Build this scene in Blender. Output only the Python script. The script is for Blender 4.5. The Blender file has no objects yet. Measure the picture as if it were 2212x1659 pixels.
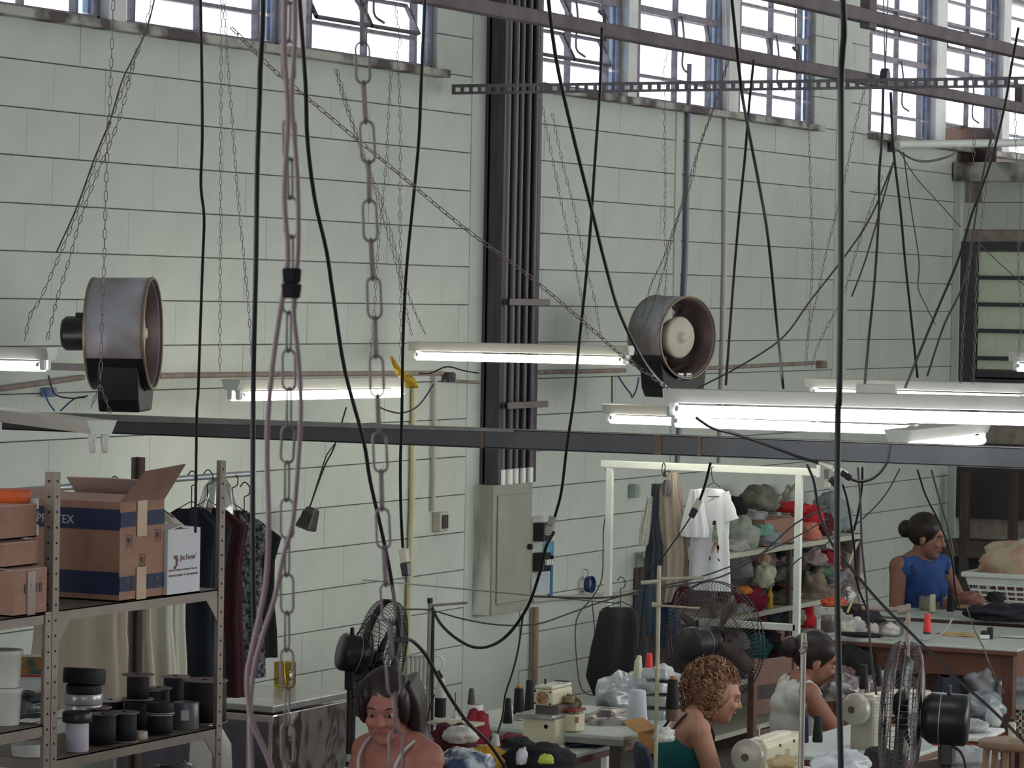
import bpy, math, random
from mathutils import Vector, Matrix, noise
C = bpy.context.scene.collection
PI = math.pi
rnd = random.Random(7)
# ------------------------------------------------------------------ camera, sky, light, exposure
F, CX, CY = 7400.0, 1106.0, 829.5
CAM = Vector((0, 0, 2.63))
YAW, PITCH, ROLL = math.atan(3647 / F), math.radians(1.405), math.radians(0.98)
_f = Vector((math.cos(YAW) * math.cos(PITCH), math.sin(YAW) * math.cos(PITCH), -math.sin(PITCH)))
_r = Vector((math.sin(YAW), -math.cos(YAW), 0)); _u = _r.cross(_f)
RT = _r * math.cos(ROLL) + _u * math.sin(ROLL); UP = _u * math.cos(ROLL) - _r * math.sin(ROLL); FW = _f
cd = bpy.data.cameras.new('camera'); cam = bpy.data.objects.new('camera', cd); C.objects.link(cam)
cam.matrix_world = Matrix(((RT.x, UP.x, -FW.x, CAM.x), (RT.y, UP.y, -FW.y, CAM.y), (RT.z, UP.z, -FW.z, CAM.z), (0, 0, 0, 1)))
cd.sensor_width = 36; cd.sensor_fit = 'HORIZONTAL'; cd.lens = F / 2212 * 36; cd.clip_end = 200; cd.clip_start = .1
cd.dof.use_dof = True; cd.dof.focus_distance = 15.0; cd.dof.aperture_fstop = 42
sc = bpy.context.scene; sc.camera = cam
sc.view_settings.view_transform = 'Standard'; sc.view_settings.look = 'None'
sc.view_settings.gamma = 1; sc.view_settings.exposure = 0.0; sc.view_settings.use_curve_mapping = False
sc.cycles.use_denoising = True
wd = bpy.data.worlds.new('overcast_sky'); sc.world = wd; wd.use_nodes = True
bg = wd.node_tree.nodes['Background']; bg.inputs[0].default_value = (.97, .98, 1, 1); bg.inputs[1].default_value = 3.2
def area(name, loc, sx, sy, power, col=(1, 1, 1)):
    l = bpy.data.lights.new(name, 'AREA'); l.shape = 'RECTANGLE'; l.size = sx; l.size_y = sy; l.energy = power; l.color = col
    o = bpy.data.objects.new(name, l); C.objects.link(o); o.location = loc; return o
area('roof_fill_light', (16, 1, 5.4), 16, 10, 55, (.97, 1, .97))  # unseen fill panel below the ceiling, standing in for skylights
sk = area('opposite_fill_light', (20.5, -7.8, 2.9), 20, 3.8, 1040, (.975, 1, .96)); sk.rotation_euler = (math.radians(80), 0, 0)  # added fill along the right wall to even the light; no windows there
fk = area('front_fill_light', (-6.5, -1, 3.6), 9, 3, 130, (.97, 1, .98)); fk.rotation_euler = (math.radians(80), 0, math.radians(-90))  # added fill behind the camera for faces turned this way; no windows there

def ray(px, py): return FW + RT * ((px - CX) / F) - UP * ((py - CY) / F)
def D(px, py, d): return CAM + ray(px, py) * d                       # at depth d
def PL(px, py, Y): r = ray(px, py); return CAM + r * ((Y - CAM.y) / r.y)   # on a plane parallel to the long wall
def HZ(px, py, z): r = ray(px, py); return CAM + r * ((z - CAM.z) / r.z)   # on a level
def PX(px, py, X): r = ray(px, py); return CAM + r * ((X - CAM.x) / r.x)   # on a plane parallel to the end wall
WY = D(0, 629, 14.23).y
def WA(px, py, off=0): return PL(px, py, WY - off)
def CD(r, u, f): return (RT * r + UP * u + FW * f).normalized()
# ------------------------------------------------------------------ materials
def lin(c):
    return tuple(((v / 255) / 12.92 if v / 255 <= .04045 else ((v / 255 + .055) / 1.055) ** 2.4) for v in c) + (1,)
_mats = {}
def mat(name, c, rough=.6, metal=0, var=.12, scale=8, bump=0, bscale=60, c2=None, spec=.4, emit=None, alpha=1, coat=0, streak=None):
    if name in _mats: return _mats[name]
    m = bpy.data.materials.new(name); m.use_nodes = True; nt = m.node_tree; p = nt.nodes['Principled BSDF']
    p.inputs['Roughness'].default_value = rough; p.inputs['Metallic'].default_value = metal
    p.inputs['Specular IOR Level'].default_value = spec; p.inputs['Coat Weight'].default_value = coat
    tc = nt.nodes.new('ShaderNodeTexCoord'); n = nt.nodes.new('ShaderNodeTexNoise'); n.inputs['Scale'].default_value = scale
    n.inputs['Detail'].default_value = 4
    src = tc.outputs['Object']
    if streak:
        mp = nt.nodes.new('ShaderNodeMapping'); mp.inputs['Scale'].default_value = streak; nt.links.new(src, mp.inputs[0]); src = mp.outputs[0]
    nt.links.new(src, n.inputs['Vector'])
    r = nt.nodes.new('ShaderNodeValToRGB'); a = lin(c)
    b = lin(c2) if c2 else tuple(min(1, v * (1 + var) + var * .01) for v in a[:3]) + (1,)
    a2 = a if c2 else tuple(v * (1 - var) for v in a[:3]) + (1,)
    r.color_ramp.elements[0].color = a2; r.color_ramp.elements[1].color = b
    r.color_ramp.elements[0].position = .35 if not c2 else .42; r.color_ramp.elements[1].position = .65 if not c2 else .6
    nt.links.new(n.outputs['Fac'], r.inputs[0]); nt.links.new(r.outputs[0], p.inputs['Base Color'])
    if bump:
        n2 = nt.nodes.new('ShaderNodeTexNoise'); n2.inputs['Scale'].default_value = bscale; n2.inputs['Detail'].default_value = 3
        nt.links.new(tc.outputs['Object'], n2.inputs['Vector'])
        bn = nt.nodes.new('ShaderNodeBump'); bn.inputs['Strength'].default_value = bump; bn.inputs['Distance'].default_value = .01
        nt.links.new(n2.outputs['Fac'], bn.inputs['Height']); nt.links.new(bn.outputs[0], p.inputs['Normal'])
    if emit:
        p.inputs['Emission Color'].default_value = lin(emit[0]); p.inputs['Emission Strength'].default_value = emit[1]
    if alpha < 1: p.inputs['Alpha'].default_value = alpha
    _mats[name] = m; return m
def glassy(name, col, gloss=.12, rough=.05):
    if name in _mats: return _mats[name]
    m = bpy.data.materials.new(name); m.use_nodes = True; nt = m.node_tree; nt.nodes.clear()
    o = nt.nodes.new('ShaderNodeOutputMaterial'); mx = nt.nodes.new('ShaderNodeMixShader'); t = nt.nodes.new('ShaderNodeBsdfTransparent')
    g = nt.nodes.new('ShaderNodeBsdfGlossy'); g.inputs['Roughness'].default_value = rough
    t.inputs[0].default_value = lin(col); mx.inputs[0].default_value = gloss
    nt.links.new(t.outputs[0], mx.inputs[1]); nt.links.new(g.outputs[0], mx.inputs[2]); nt.links.new(mx.outputs[0], o.inputs[0])
    _mats[name] = m; return m
# ------------------------------------------------------------------ mesh builder
def frame_of(d):
    d = Vector(d).normalized(); a = Vector((0, 0, 1)) if abs(d.z) < .95 else Vector((1, 0, 0))
    x = a.cross(d).normalized(); y = d.cross(x); return Matrix((x, y, d)).transposed()
def smooth_path(pts, sub=4):
    pts = [Vector(p) for p in pts]
    if len(pts) < 3 or sub < 2: return pts
    out = []; P = [pts[0] * 2 - pts[1]] + pts + [pts[-1] * 2 - pts[-2]]
    for i in range(1, len(P) - 2):
        a, b, c, d = P[i - 1:i + 3]
        for k in range(sub):
            t = k / sub
            out.append(.5 * ((2 * b) + (c - a) * t + (2 * a - 5 * b + 4 * c - d) * t * t + (3 * b - a - 3 * c + d) * t ** 3))
    out.append(pts[-1]); return out
class MB:
    def __init__(s): s.v = []; s.f = []; s.sm = []
    def add(s, vs, fs, smooth=False):
        k = len(s.v); s.v += [Vector(v) for v in vs]; s.f += [tuple(i + k for i in f) for f in fs]; s.sm += [smooth] * len(fs); return s
    def box(s, c, d, R=None, taper=1):
        c = Vector(c); vs = []
        for z in (-.5, .5):
            t = taper if z > 0 else 1
            for x, y in ((-.5, -.5), (.5, -.5), (.5, .5), (-.5, .5)):
                v = Vector((x * d[0] * t, y * d[1] * t, z * d[2])); vs.append(c + (R @ v if R else v))
        return s.add(vs, [(3, 2, 1, 0), (4, 5, 6, 7), (0, 1, 5, 4), (1, 2, 6, 5), (2, 3, 7, 6), (3, 0, 4, 7)])
    def bar(s, p, q, w, h, up=(0, 0, 1)):                # rectangular bar from p to q
        p, q = Vector(p), Vector(q); d = (q - p).normalized(); x = d.cross(Vector(up))
        if x.length < 1e-4: x = d.cross(Vector((1, 0, 0)))
        x.normalize(); y = x.cross(d)
        return s.box((p + q) / 2, (w, (q - p).length, h), Matrix((x, d, y)).transposed())
    def prism(s, pts, z0, z1, M=None):                   # outline in xy, extruded in z, then M
        n = len(pts); vs = [Vector((x, y, z)) for z in (z0, z1) for x, y in pts]
        if M: vs = [M @ v for v in vs]
        return s.add(vs, [tuple(range(n - 1, -1, -1)), tuple(range(n, 2 * n))] + [(i, (i + 1) % n, n + (i + 1) % n, n + i) for i in range(n)])
    def ring(s, c, R, r, n=12, e=1): return [Vector(c) + R @ Vector((r * math.cos(2 * PI * i / n), r * e * math.sin(2 * PI * i / n), 0)) for i in range(n)]
    def lathe(s, prof, o=(0, 0, 0), ax=(0, 0, 1), n=20, e=1, smooth=True, cap=True):
        R = frame_of(ax); vs = []; o = Vector(o); a = Vector(ax).normalized()
        for r, z in prof: vs += s.ring(o + a * z, R, max(r, 1e-5), n, e)
        fs = [(k * n + i, k * n + (i + 1) % n, (k + 1) * n + (i + 1) % n, (k + 1) * n + i) for k in range(len(prof) - 1) for i in range(n)]
        s.add(vs, fs, smooth)
        if cap and prof[0][0] > 1e-4: s.add(vs[:n], [tuple(range(n - 1, -1, -1))])
        if cap and prof[-1][0] > 1e-4: s.add(vs[-n:], [tuple(range(n))])
        return s
    def cyl(s, p, q, r0, r1=None, n=14):
        p, q = Vector(p), Vector(q); return s.lathe([(r0, 0), (r0 if r1 is None else r1, (q - p).length)], p, q - p, n)
    def tube(s, pts, r, n=8, sub=4, r1=None):
        P = smooth_path(pts, sub); R = None; vs = []; L = len(P)
        for i, p in enumerate(P):
            t = (P[min(i + 1, L - 1)] - P[max(i - 1, 0)])
            if t.length < 1e-7: t = Vector((0, 0, 1))
            t.normalize()
            if R is None: R = frame_of(t)
            else:
                x = R.col[0] - t * R.col[0].dot(t)
                if x.length < 1e-5: R = frame_of(t)
                else: x.normalize(); R = Matrix((x, t.cross(x), t)).transposed()
            rr = r if r1 is None else r + (r1 - r) * i / (L - 1)
            vs += s.ring(p, R, rr, n)
        fs = [(k * n + i, k * n + (i + 1) % n, (k + 1) * n + (i + 1) % n, (k + 1) * n + i) for k in range(L - 1) for i in range(n)]
        s.add(vs, fs, True); s.add(vs[:n], [tuple(range(n - 1, -1, -1))]); s.add(vs[-n:], [tuple(range(n))]); return s
    def loop(s, pts, r, n=6):                             # closed tube
        P = [Vector(p) for p in pts]; L = len(P); vs = []; nrm = (P[1] - P[0]).cross(P[L // 3] - P[0]).normalized()
        for i, p in enumerate(P):
            t = (P[(i + 1) % L] - P[i - 1]).normalized(); x = t.cross(nrm).normalized(); y = x.cross(t)
            vs += [p + x * r * math.cos(2 * PI * k / n) + y * r * math.sin(2 * PI * k / n) for k in range(n)]
        return s.add(vs, [(k * n + i, ((k + 1) % L) * n + i, ((k + 1) % L) * n + (i + 1) % n, k * n + (i + 1) % n) for k in range(L) for i in range(n)], True)
    def hoop(s, c, ax, R, r, n=32, m=6):
        Q = frame_of(ax); return s.loop(s.ring(c, Q, R, n), r, m)
    def ball(s, c, r, n=16, m=10, R=None, fn=None):
        c = Vector(c); r = Vector(r) if hasattr(r, '__len__') else Vector((r, r, r)); vs = []
        for j in range(m + 1):
            th = PI * j / m
            for i in range(n):
                a = 2 * PI * i / n; d = Vector((math.sin(th) * math.cos(a), math.sin(th) * math.sin(a), math.cos(th)))
                k = fn(d) if fn else 1; v = Vector((d.x * r.x, d.y * r.y, d.z * r.z)) * k
                vs.append(c + (R @ v if R else v))
        return s.add(vs, [(j * n + i, (j + 1) * n + i, (j + 1) * n + (i + 1) % n, j * n + (i + 1) % n) for j in range(m) for i in range(n)], True)
    def capsule(s, p, q, r0, r1, n=12):
        p, q = Vector(p), Vector(q); L = (q - p).length; pr = [(r0 * math.sin(a), -r0 * math.cos(a)) for a in (0, .5, 1.0, 1.57)]
        pr += [(r1 * math.cos(a), L + r1 * math.sin(a)) for a in (0, .5, 1.0, 1.57)]
        return s.lathe(pr, p, q - p, n)
    def loft(s, rows, n=28, fold=.0, nf=7, seed=0, cap=True, M=None):   # rows: (z, cx, cy, half width, half depth)
        vs = []
        for j, (z, cx, cy, w, d) in enumerate(rows):
            for i in range(n):
                a = 2 * PI * i / n; k = fold * (math.sin(nf * a + seed + j * .25) + .6 * noise.noise(Vector((math.cos(a) * 2, math.sin(a) * 2, seed * 3.1 + j * .35))))
                v = Vector((cx + math.cos(a) * (w + k), cy + math.sin(a) * (d + k), z)); vs.append(M @ v if M else v)
        L = len(rows); fs = [(k * n + i, k * n + (i + 1) % n, (k + 1) * n + (i + 1) % n, (k + 1) * n + i) for k in range(L - 1) for i in range(n)]
        s.add(vs, fs, True)
        if cap: s.add(vs[:n], [tuple(range(n - 1, -1, -1))]); s.add(vs[-n:], [tuple(range(n))])
        return s
    def heap(s, c, r, seed=0, amp=.35, fr=2.2, n=26, m=16, R=None):     # crumpled cloth or bag resting on its base
        c = Vector(c); r = Vector(r)
        def fn(d):
            q = d * fr + Vector((seed * 7.3, seed * 1.7, seed)); a = noise.noise(q); b = 1 - abs(noise.noise(q * 2.3)) * 2
            return 1 + amp * a + amp * .35 * b
        k = len(s.v); s.ball(c, r, n, m, R, fn); zb = c.z - r.z * .62
        for v in s.v[k:]:
            if v.z < zb: v.z = zb
        return s
    def build(s, name, m, parent=None, bevel=0, seg=2, solid=0, sub=0):
        me = bpy.data.meshes.new(name); off = Vector((0, 0, 0))
        q = parent
        while q is not None:
            if q.get('_w') is not None: off = Vector(q['_w'])
            q = q.parent
        me.from_pydata([v - off for v in s.v], [], s.f); me.polygons.foreach_set('use_smooth', s.sm); me.update()
        me.materials.append(m) if m else None
        o = bpy.data.objects.new(name, me); C.objects.link(o)
        if parent is not None: o.parent = parent
        if bevel:
            b = o.modifiers.new('edge', 'BEVEL'); b.width = bevel; b.segments = seg; b.limit_method = 'ANGLE'; b.angle_limit = .7
        if solid: b = o.modifiers.new('thick', 'SOLIDIFY'); b.thickness = solid; b.offset = 0
        if sub: b = o.modifiers.new('sub', 'SUBSURF'); b.levels = sub; b.render_levels = sub
        return o
def tag(o, label=None, cat=None, group=None, kind=None):
    if label: o['label'] = label
    if cat: o['category'] = cat
    if group: o['group'] = group
    if kind: o['kind'] = kind
    return o
_w = []
def thing(name, label, cat, loc=(0, 0, 0), rotz=0, group=None, world=False):
    o = bpy.data.objects.new(name, None); C.objects.link(o); o.location = loc; o.rotation_euler = (0, 0, rotz); o.empty_display_size = .1
    if world: o['_w'] = list(Vector(loc)); _w.append(o)
    return tag(o, label, cat, group)
def struct(name, mb, m, **k): o = mb.build(name, m, **k); o['kind'] = 'structure'; return o
def one(name, mb, m, label, cat, group=None, **k): return tag(mb.build(name, m, **k), label, cat, group)   # a thing that is one mesh
def twin(o, loc, label=None, rotz=None):
    c = o.copy(); C.objects.link(c); c.location = loc
    if label: c['label'] = label
    if rotz is not None: c.rotation_euler.z = rotz
    for ch in list(o.children):
        d = ch.copy(); C.objects.link(d); d.parent = c
        for g in list(ch.children): e = g.copy(); C.objects.link(e); e.parent = d
    return c
def text(body, size, m, parent, M, name='lettering', ext=.0004, align='LEFT'):
    t = bpy.data.curves.new(name, 'FONT'); t.body = body; t.size = size; t.extrude = ext; t.align_x = align; t.materials.append(m)
    o = bpy.data.objects.new(name, t); C.objects.link(o); bpy.context.view_layer.update()
    me = bpy.data.meshes.new_from_object(o.evaluated_get(bpy.context.evaluated_depsgraph_get())); bpy.data.objects.remove(o)
    o = bpy.data.objects.new(name, me); C.objects.link(o)
    if parent is not None:
        o.parent = parent
        q = parent
        while q is not None:
            if q.get('_w') is not None: M = Matrix.Translation(-Vector(q['_w'])) @ M
            q = q.parent
    o.matrix_local = M; return o
# ------------------------------------------------------------------ palette
PAINT = mat('painted_block', (188, 195, 188), .75, var=.05, scale=3, bump=.25, bscale=90)
PAINT2 = mat('painted_concrete', (184, 193, 186), .75, var=.06, scale=2, bump=.3, bscale=40)
MORTAR = mat('dusty_mortar', (160, 151, 142), .9, var=.2, scale=12)
DUSTY = mat('grimy_plaster', (178, 180, 172), .85, scale=5, c2=(92, 82, 84), bump=.3)
STEEL = mat('dark_painted_steel', (74, 68, 76), .5, .2, var=.18, scale=6, streak=(6, 6, .6))
BEAMM = mat('grey_painted_beam', (74, 76, 78), .5, .25, var=.14, scale=4)
TIE = mat('dusty_roof_steel', (96, 86, 92), .7, .2, var=.2, scale=9, bump=.3)
GALV = mat('galvanised', (176, 180, 184), .4, .6, var=.1, scale=10)
WFR = mat('window_steel', (122, 116, 126), .6, .2, var=.2, scale=20)
WFRL = mat('window_frame_light', (176, 178, 182), .6, 0, var=.1)
GL = glassy('window_glass', (248, 252, 255), .04); GLB = glassy('ribbed_blue_glass', (196, 214, 232), .1, .2)
BLK = mat('black_rubber', (30, 32, 34), .5, var=.15); BLKP = mat('black_plastic', (32, 33, 36), .35, var=.15)
WHT = mat('white_plastic', (226, 230, 226), .4, var=.04); CREAM = mat('cream_enamel', (226, 220, 190), .35, var=.05)
CHAINM = mat('dull_chain_steel', (128, 116, 120), .45, .55, var=.2, scale=30)
WHITEP = mat('white_enamel', (220, 226, 220), .4, var=.05)
LAMPH = mat('lamp_housing', (205, 204, 196), .5, var=.05)
TUBE = mat('lit_tube', (255, 255, 255), .4, emit=((255, 248, 228), 9)); TUBEC = mat('lit_tube_cool', (255, 255, 255), .4, emit=((240, 246, 255), 9))
TUBEO = mat('unlit_tube', (205, 200, 200), .35)
CARD = mat('cardboard', (156, 120, 104), .85, var=.08, scale=20); CARDD = mat('cardboard_inner', (128, 98, 86), .9, var=.1)
CARDL = mat('cardboard_pale', (192, 164, 156), .85, var=.06); NAVY = mat('navy_print', (40, 50, 82), .7, var=.05)
CONC = mat('floor_concrete', (108, 98, 92), .7, var=.15, scale=1.5)
SHELFM = mat('grey_shelf_steel', (124, 114, 106), .5, .3, var=.12, scale=8); SHELFD = mat('brown_shelf_steel', (92, 80, 76), .5, .3, var=.12)
HOLE = mat('dark_hole', (24, 22, 22), .9)
# ------------------------------------------------------------------ setting
def wx(px): return WA(px, 640).x
SILL, WTOP = 3.81, 5.0
WX0, WXC = wx(-60), wx(2062)
ENDX = WXC
m = MB().box((16, 0, -.05), (40, 22, .1)); struct('floor', m, CONC)
# backing of the wall, with the window band left open
m = MB().box(((WX0 + ENDX) / 2 - .5, WY + .11, SILL / 2 - .02), (ENDX - WX0 + 9, .14, SILL - .04))
wall = struct('wall_left', m, MORTAR)
struct('ceiling', MB().box((9, 1, 5.62), (44, 22, .1)), mat('roof_sheet', (150, 148, 146), .8))
struct('wall_right', MB().box((9, -9, 2.8), (44, .15, 5.6)), PAINT2)
struct('wall_front', MB().box((-8, 0, 2.8), (.15, 18, 5.6)), PAINT2)
m = MB().box((17.5, WY + .1, 5.25), (19, .2, .5)); struct('wall_above_windows', m, PAINT2)
WIN = [(-120, 218, 1), (258, 602, 2), (645, 935, 3), (1118, 1342, 4), (1362, 1560, 5), (1582, 1752, 6), (1868, 2008, 7), (2030, 2152, 8), (2168, 2285, 9), (2300, 2395, 10)]
spans = [(wx(a), wx(b)) for a, b, _ in WIN]
# masonry: one mesh for the whole block, one for the half
def block_mesh(L, H):
    b = .0022; w, h = L / 2, H / 2; vs = []
    for y, i in ((.04, 0), (-.036, 0), (-.04, b)):
        vs += [(-w + i * .3, y, -h + i), (w - i * .3, y, -h + i), (w - i * .3, y, h - i), (-w + i * .3, y, h - i)]
    fs = [(8, 9, 10, 11)] + [(k * 4 + i, k * 4 + (i + 1) % 4, (k + 1) * 4 + (i + 1) % 4, (k + 1) * 4 + i) for k in (0, 1) for i in range(4)]
    me = bpy.data.meshes.new('block'); me.from_pydata(vs, [], [tuple(reversed(f)) if 0 else f for f in fs]); me.materials.append(PAINT); me.update(); return me, vs, fs
meshes = {}
def bmesh_of(L):
    k = round(L, 3)
    if k not in meshes: meshes[k] = block_mesh(L, .1965)
    return meshes[k]
PIL = [(wx(1012), wx(1132)), (wx(1800), wx(1829))]       # smooth concrete pillars between the block panels
blocks = []
for row in range(0, 25):
    z = row * .2 + .1; x = WX0 - (row % 2) * .2
    x = math.floor(WX0 / .4) * .4 + (row % 2) * .2
    cuts = list(PIL)
    if z > SILL - .05: cuts += [(spans[0][0] - 2, spans[2][1]), (wx(1112), spans[5][1]), (spans[6][0], 40)]
    cuts.append((ENDX - .005, 60))
    while x < ENDX:
        a, b = x + .0003, x + .3997
        segs = [(a, b)]
        for c0, c1 in cuts:
            ns = []
            for s0, s1 in segs:
                if s1 <= c0 or s0 >= c1: ns.append((s0, s1))
                else:
                    if s0 < c0: ns.append((s0, c0 - .002))
                    if s1 > c1: ns.append((c1 + .002, s1))
            segs = ns
        for s0, s1 in segs:
            if s1 - s0 > .03: blocks.append(((s0 + s1) / 2, z, s1 - s0))
        x += .4
blocks.sort(key=lambda b: b[0] - (100 if .9 < b[1] < 3.9 else 0))
rest = MB()
for i, (x, z, L) in enumerate(blocks):
    off = rnd.uniform(-.0012, .0012)
    if i < 298:
        o = bpy.data.objects.new('block', bmesh_of(L)[0]); C.objects.link(o); o.parent = wall; o.location = (x, WY + .04 + off, z)
    else:
        me, vs, fs = bmesh_of(L); rest.add([Vector(v) + Vector((x, WY + .04 + off, z)) for v in vs], fs)
o = rest.build('far_blocks', PAINT, wall); o['kind'] = 'stuff'
m = MB()
for a, b in PIL: m.box(((a + b) / 2, WY + .06, 2.5), (b - a, .13, 5.0))
m.box((wx(1459), WY + .005, 1.9), (.09, .03, 3.75))
struct('wall_pillars', m, PAINT2, bevel=.004)
# sill with drips of grime
m = MB()
for a, b in ((WX0 - 2, spans[2][1]), (wx(1112), spans[5][1]), (spans[6][0], 32)):
    m.box(((a + b) / 2, WY + .02, SILL - .02), (b - a + .02, .2, .04))
struct('trim_1', m, DUSTY, bevel=.006)
for i, (a, b) in enumerate(((spans[0][1], spans[1][0]), (spans[1][1], spans[2][0]), (spans[3][1], spans[4][0]), (spans[4][1], spans[5][0]), (spans[6][1], spans[7][0]), (spans[7][1], spans[8][0]), (spans[8][1], spans[9][0]))):
    struct('trim_%d' % (i + 2), MB().box(((a + b) / 2, WY + .05, (SILL + WTOP) / 2), (b - a - .004, .14, WTOP - SILL)), mat('pale_mullion', (226, 226, 226), .7, var=.08), bevel=.004)
ROWS = [.15, .34, .54, .70, .89, 1.05]
for (a, b), (_, _, n) in zip(spans, WIN):
    W = b - a; t = thing('window_%d' % n, None, None, (a, WY + .05, SILL), 0); t['kind'] = 'structure'; H = WTOP - SILL
    fr = MB()
    for x in (0.012, W - .012): fr.box((x, 0, H / 2), (.024, .05, H))
    for z in (.012, H - .012): fr.box((W / 2, 0, z), (W, .05, .024))
    fr.build('frame', WFR, t, bevel=.003)
    cols = [.024, .14, W * .5, W - .17, W - .024]
    for x in cols[1:-1]: MB().box((x, 0, H / 2), (.016 if x != cols[-2] else .022, .035, H - .04)).build('mullion', WFR, t)
    for k, z in enumerate(ROWS):
        MB().box((W / 2 - .075 if k != 2 else W / 2, 0, z), ((W - .19) if k != 2 else W - .04, .04, .018 if k != 2 else .04)).build('transom', WFR, t)
    zs = [.024] + ROWS + [H - .024]
    for i in range(4):
        for k in range(len(zs) - 1):
            z0, z1 = zs[k] + .008, zs[k + 1] - .008; x0, x1 = cols[i] + .008, cols[i + 1] - .008
            g = GLB if i == 3 else GL
            tilt = (n in (3, 4, 5, 6, 7, 8) and i in (1, 2) and k in ((1, 2) if n in (4, 3) else (2,) if n in (5, 6) else (4,)))
            R = Matrix.Rotation(math.radians(-28 if n == 4 or n == 3 else -12), 3, 'X') if tilt else Matrix.Identity(3)
            c = Vector(((x0 + x1) / 2, .0, (z0 + z1) / 2)); w, h = x1 - x0, z1 - z0
            if tilt:
                s = MB()
                for sx in (-1, 1): s.box(c + R @ Vector((sx * (w / 2 - .006), 0, 0)), (.012, .02, h), R)
                for sz in (-1, 1): s.box(c + R @ Vector((0, 0, sz * (h / 2 - .006))), (w, .02, .012), R)
                sash = s.build('sash', WFR, t)
                MB().box(c, (w - .02, .003, h - .02), R).build('pane', g, sash)
            else: MB().box(c, (w, .003, h)).build('pane', g, t)
    MB().tube([(W * .5 + .03, -.03, .54), (W * .5 + .025, -.05, .4), (W * .5 + .03, -.04, .24), (W * .5 + .07, -.08, .19)], .007, 6).build('window_lever', WFR, t)
# end wall: block face, big framed window, dark opening with counter
EX = ENDX
def ex(px, py): return PX(px, py, EX)
yC = WY; ytop = 3.60
m = MB().box((EX + .1, yC - 4, ytop / 2), (.12, 9, ytop)); endw = struct('wall_back', m, MORTAR)
yj = ex(2110, 700).y; y_open0 = ex(2078, 700).y; zt = ex(2095, 522).z; zb = ex(2095, 818).z; zo_t = ex(2140, 900).z
eb = MB()
for row in range(0, 18):
    z = row * .2 + .1; y = yC - .0 - (row % 2) * .2
    while y > yC - 5.5:
        a, b = y - .3997, y - .0003; a2, b2 = a, min(b, yC - .002)
        if zb - .02 < z < zt + .02 or z < zo_t + 0.05 and z > .8: a2 = max(a, y_open0 + .0) if b2 > y_open0 else b2
        if b2 - a2 > .03:
            me, vs, fs = bmesh_of(b2 - a2)
            eb.add([Vector((EX + .02 + v[1], (a2 + b2) / 2 + v[0], v[2] + z)) for v in vs], [tuple(reversed(f)) for f in fs])
        y -= .4
o = eb.build('end_wall_blocks', PAINT, endw); o['kind'] = 'stuff'
t = thing('window_11', None, None, (EX - .01, yj, zb)); t['kind'] = 'structure'; H = zt - zb; Wd = 3.0
dk = mat('dark_green_grey_frame', (66, 66, 70), .5, var=.1)
f = MB(); wj = y_open0 - yj
f.box((0, wj / 2, H / 2), (.1, wj, H)); f.box((0, -Wd / 2, H - .03), (.08, Wd, .06)); f.box((0, -Wd / 2, .03), (.08, Wd, .06))
f.build('frame', dk, t, bevel=.004)
gg = mat('frosted_green_glass', (196, 206, 186), .25, var=.05, scale=30, emit=((190, 205, 185), .05))
zz = [ex(2150, y).z - zb for y in (545, 600, 658, 715, 774)]
lim = [H - .06] + zz[1:] + [.06]
for z in zz[1:]: MB().box((-.005, -Wd / 2, z), (.06, Wd, .03)).build('glazing_bar', dk, t)
for k in range(5): MB().box((.01, -Wd / 2, (lim[k] + lim[k + 1]) / 2), (.01, Wd - .02, lim[k] - lim[k + 1] - .028)).build('pane', gg, t)
a = ex(2070, 372); m = MB().box((EX + .25, a.y - 2.5, ytop + .02), (.75, 5, .14)); struct('trim_ledge', m, DUSTY, bevel=.01)
m = MB(); p = ex(1790, 820); m.box((EX - .02, (ex(1805, 815).y + yC - 4) / 2 - .6, ex(2000, 820).z), (.06, 5.2, .07))
struct('trim_dark_rail', m, dk, bevel=.004)
# dark service opening in the lower end wall
p0, p1 = ex(2072, 1010), ex(2230, 1104)
m = MB().box((EX - .03, p0.y - 1.5, (p0.z + p1.z) / 2 + .06), (.05, 3, p0.z - p1.z + .25)); struct('wall_dark_board', m, mat('dark_board', (62, 60, 62), .6, var=.1), bevel=.004)
p2 = ex(2080, 1160); p3 = ex(2080, 1200)
m = MB().box((EX - .1, p2.y - 1.5, (p2.z + p3.z) / 2), (.35, 3.1, .12)); struct('trim_counter', m, mat('dark_counter', (84, 76, 72), .6))
m = MB().box((EX - .035, p2.y - 1.5, p3.z / 2), (.05, 3.1, p3.z)); struct('wall_dark_base', m, mat('dark_grey_base', (70, 72, 78), .7, var=.25, scale=3))
for k, (px, w) in enumerate(((2086, .06), (2190, .06))):
    q0, q1 = PX(px, 1020, EX - .25), PX(px, 1290, EX - .25)
    one('steel_post', MB().box((q0.x, q0.y, q0.z / 2), (w, w, q0.z)), mat('brown_post', (74, 64, 62), .6), ('dark brown steel post under the dark board, nearer the corner', 'dark brown steel post under the dark board, by the laundry basket')[k], 'post', bevel=.004)
# plaster cheek that hides the end wall's corner
struct('trim_corner', MB().box((ENDX - .02, WY - .03, 1.8), (.1, .06, 3.6)), PAINT2, bevel=.005)
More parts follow.
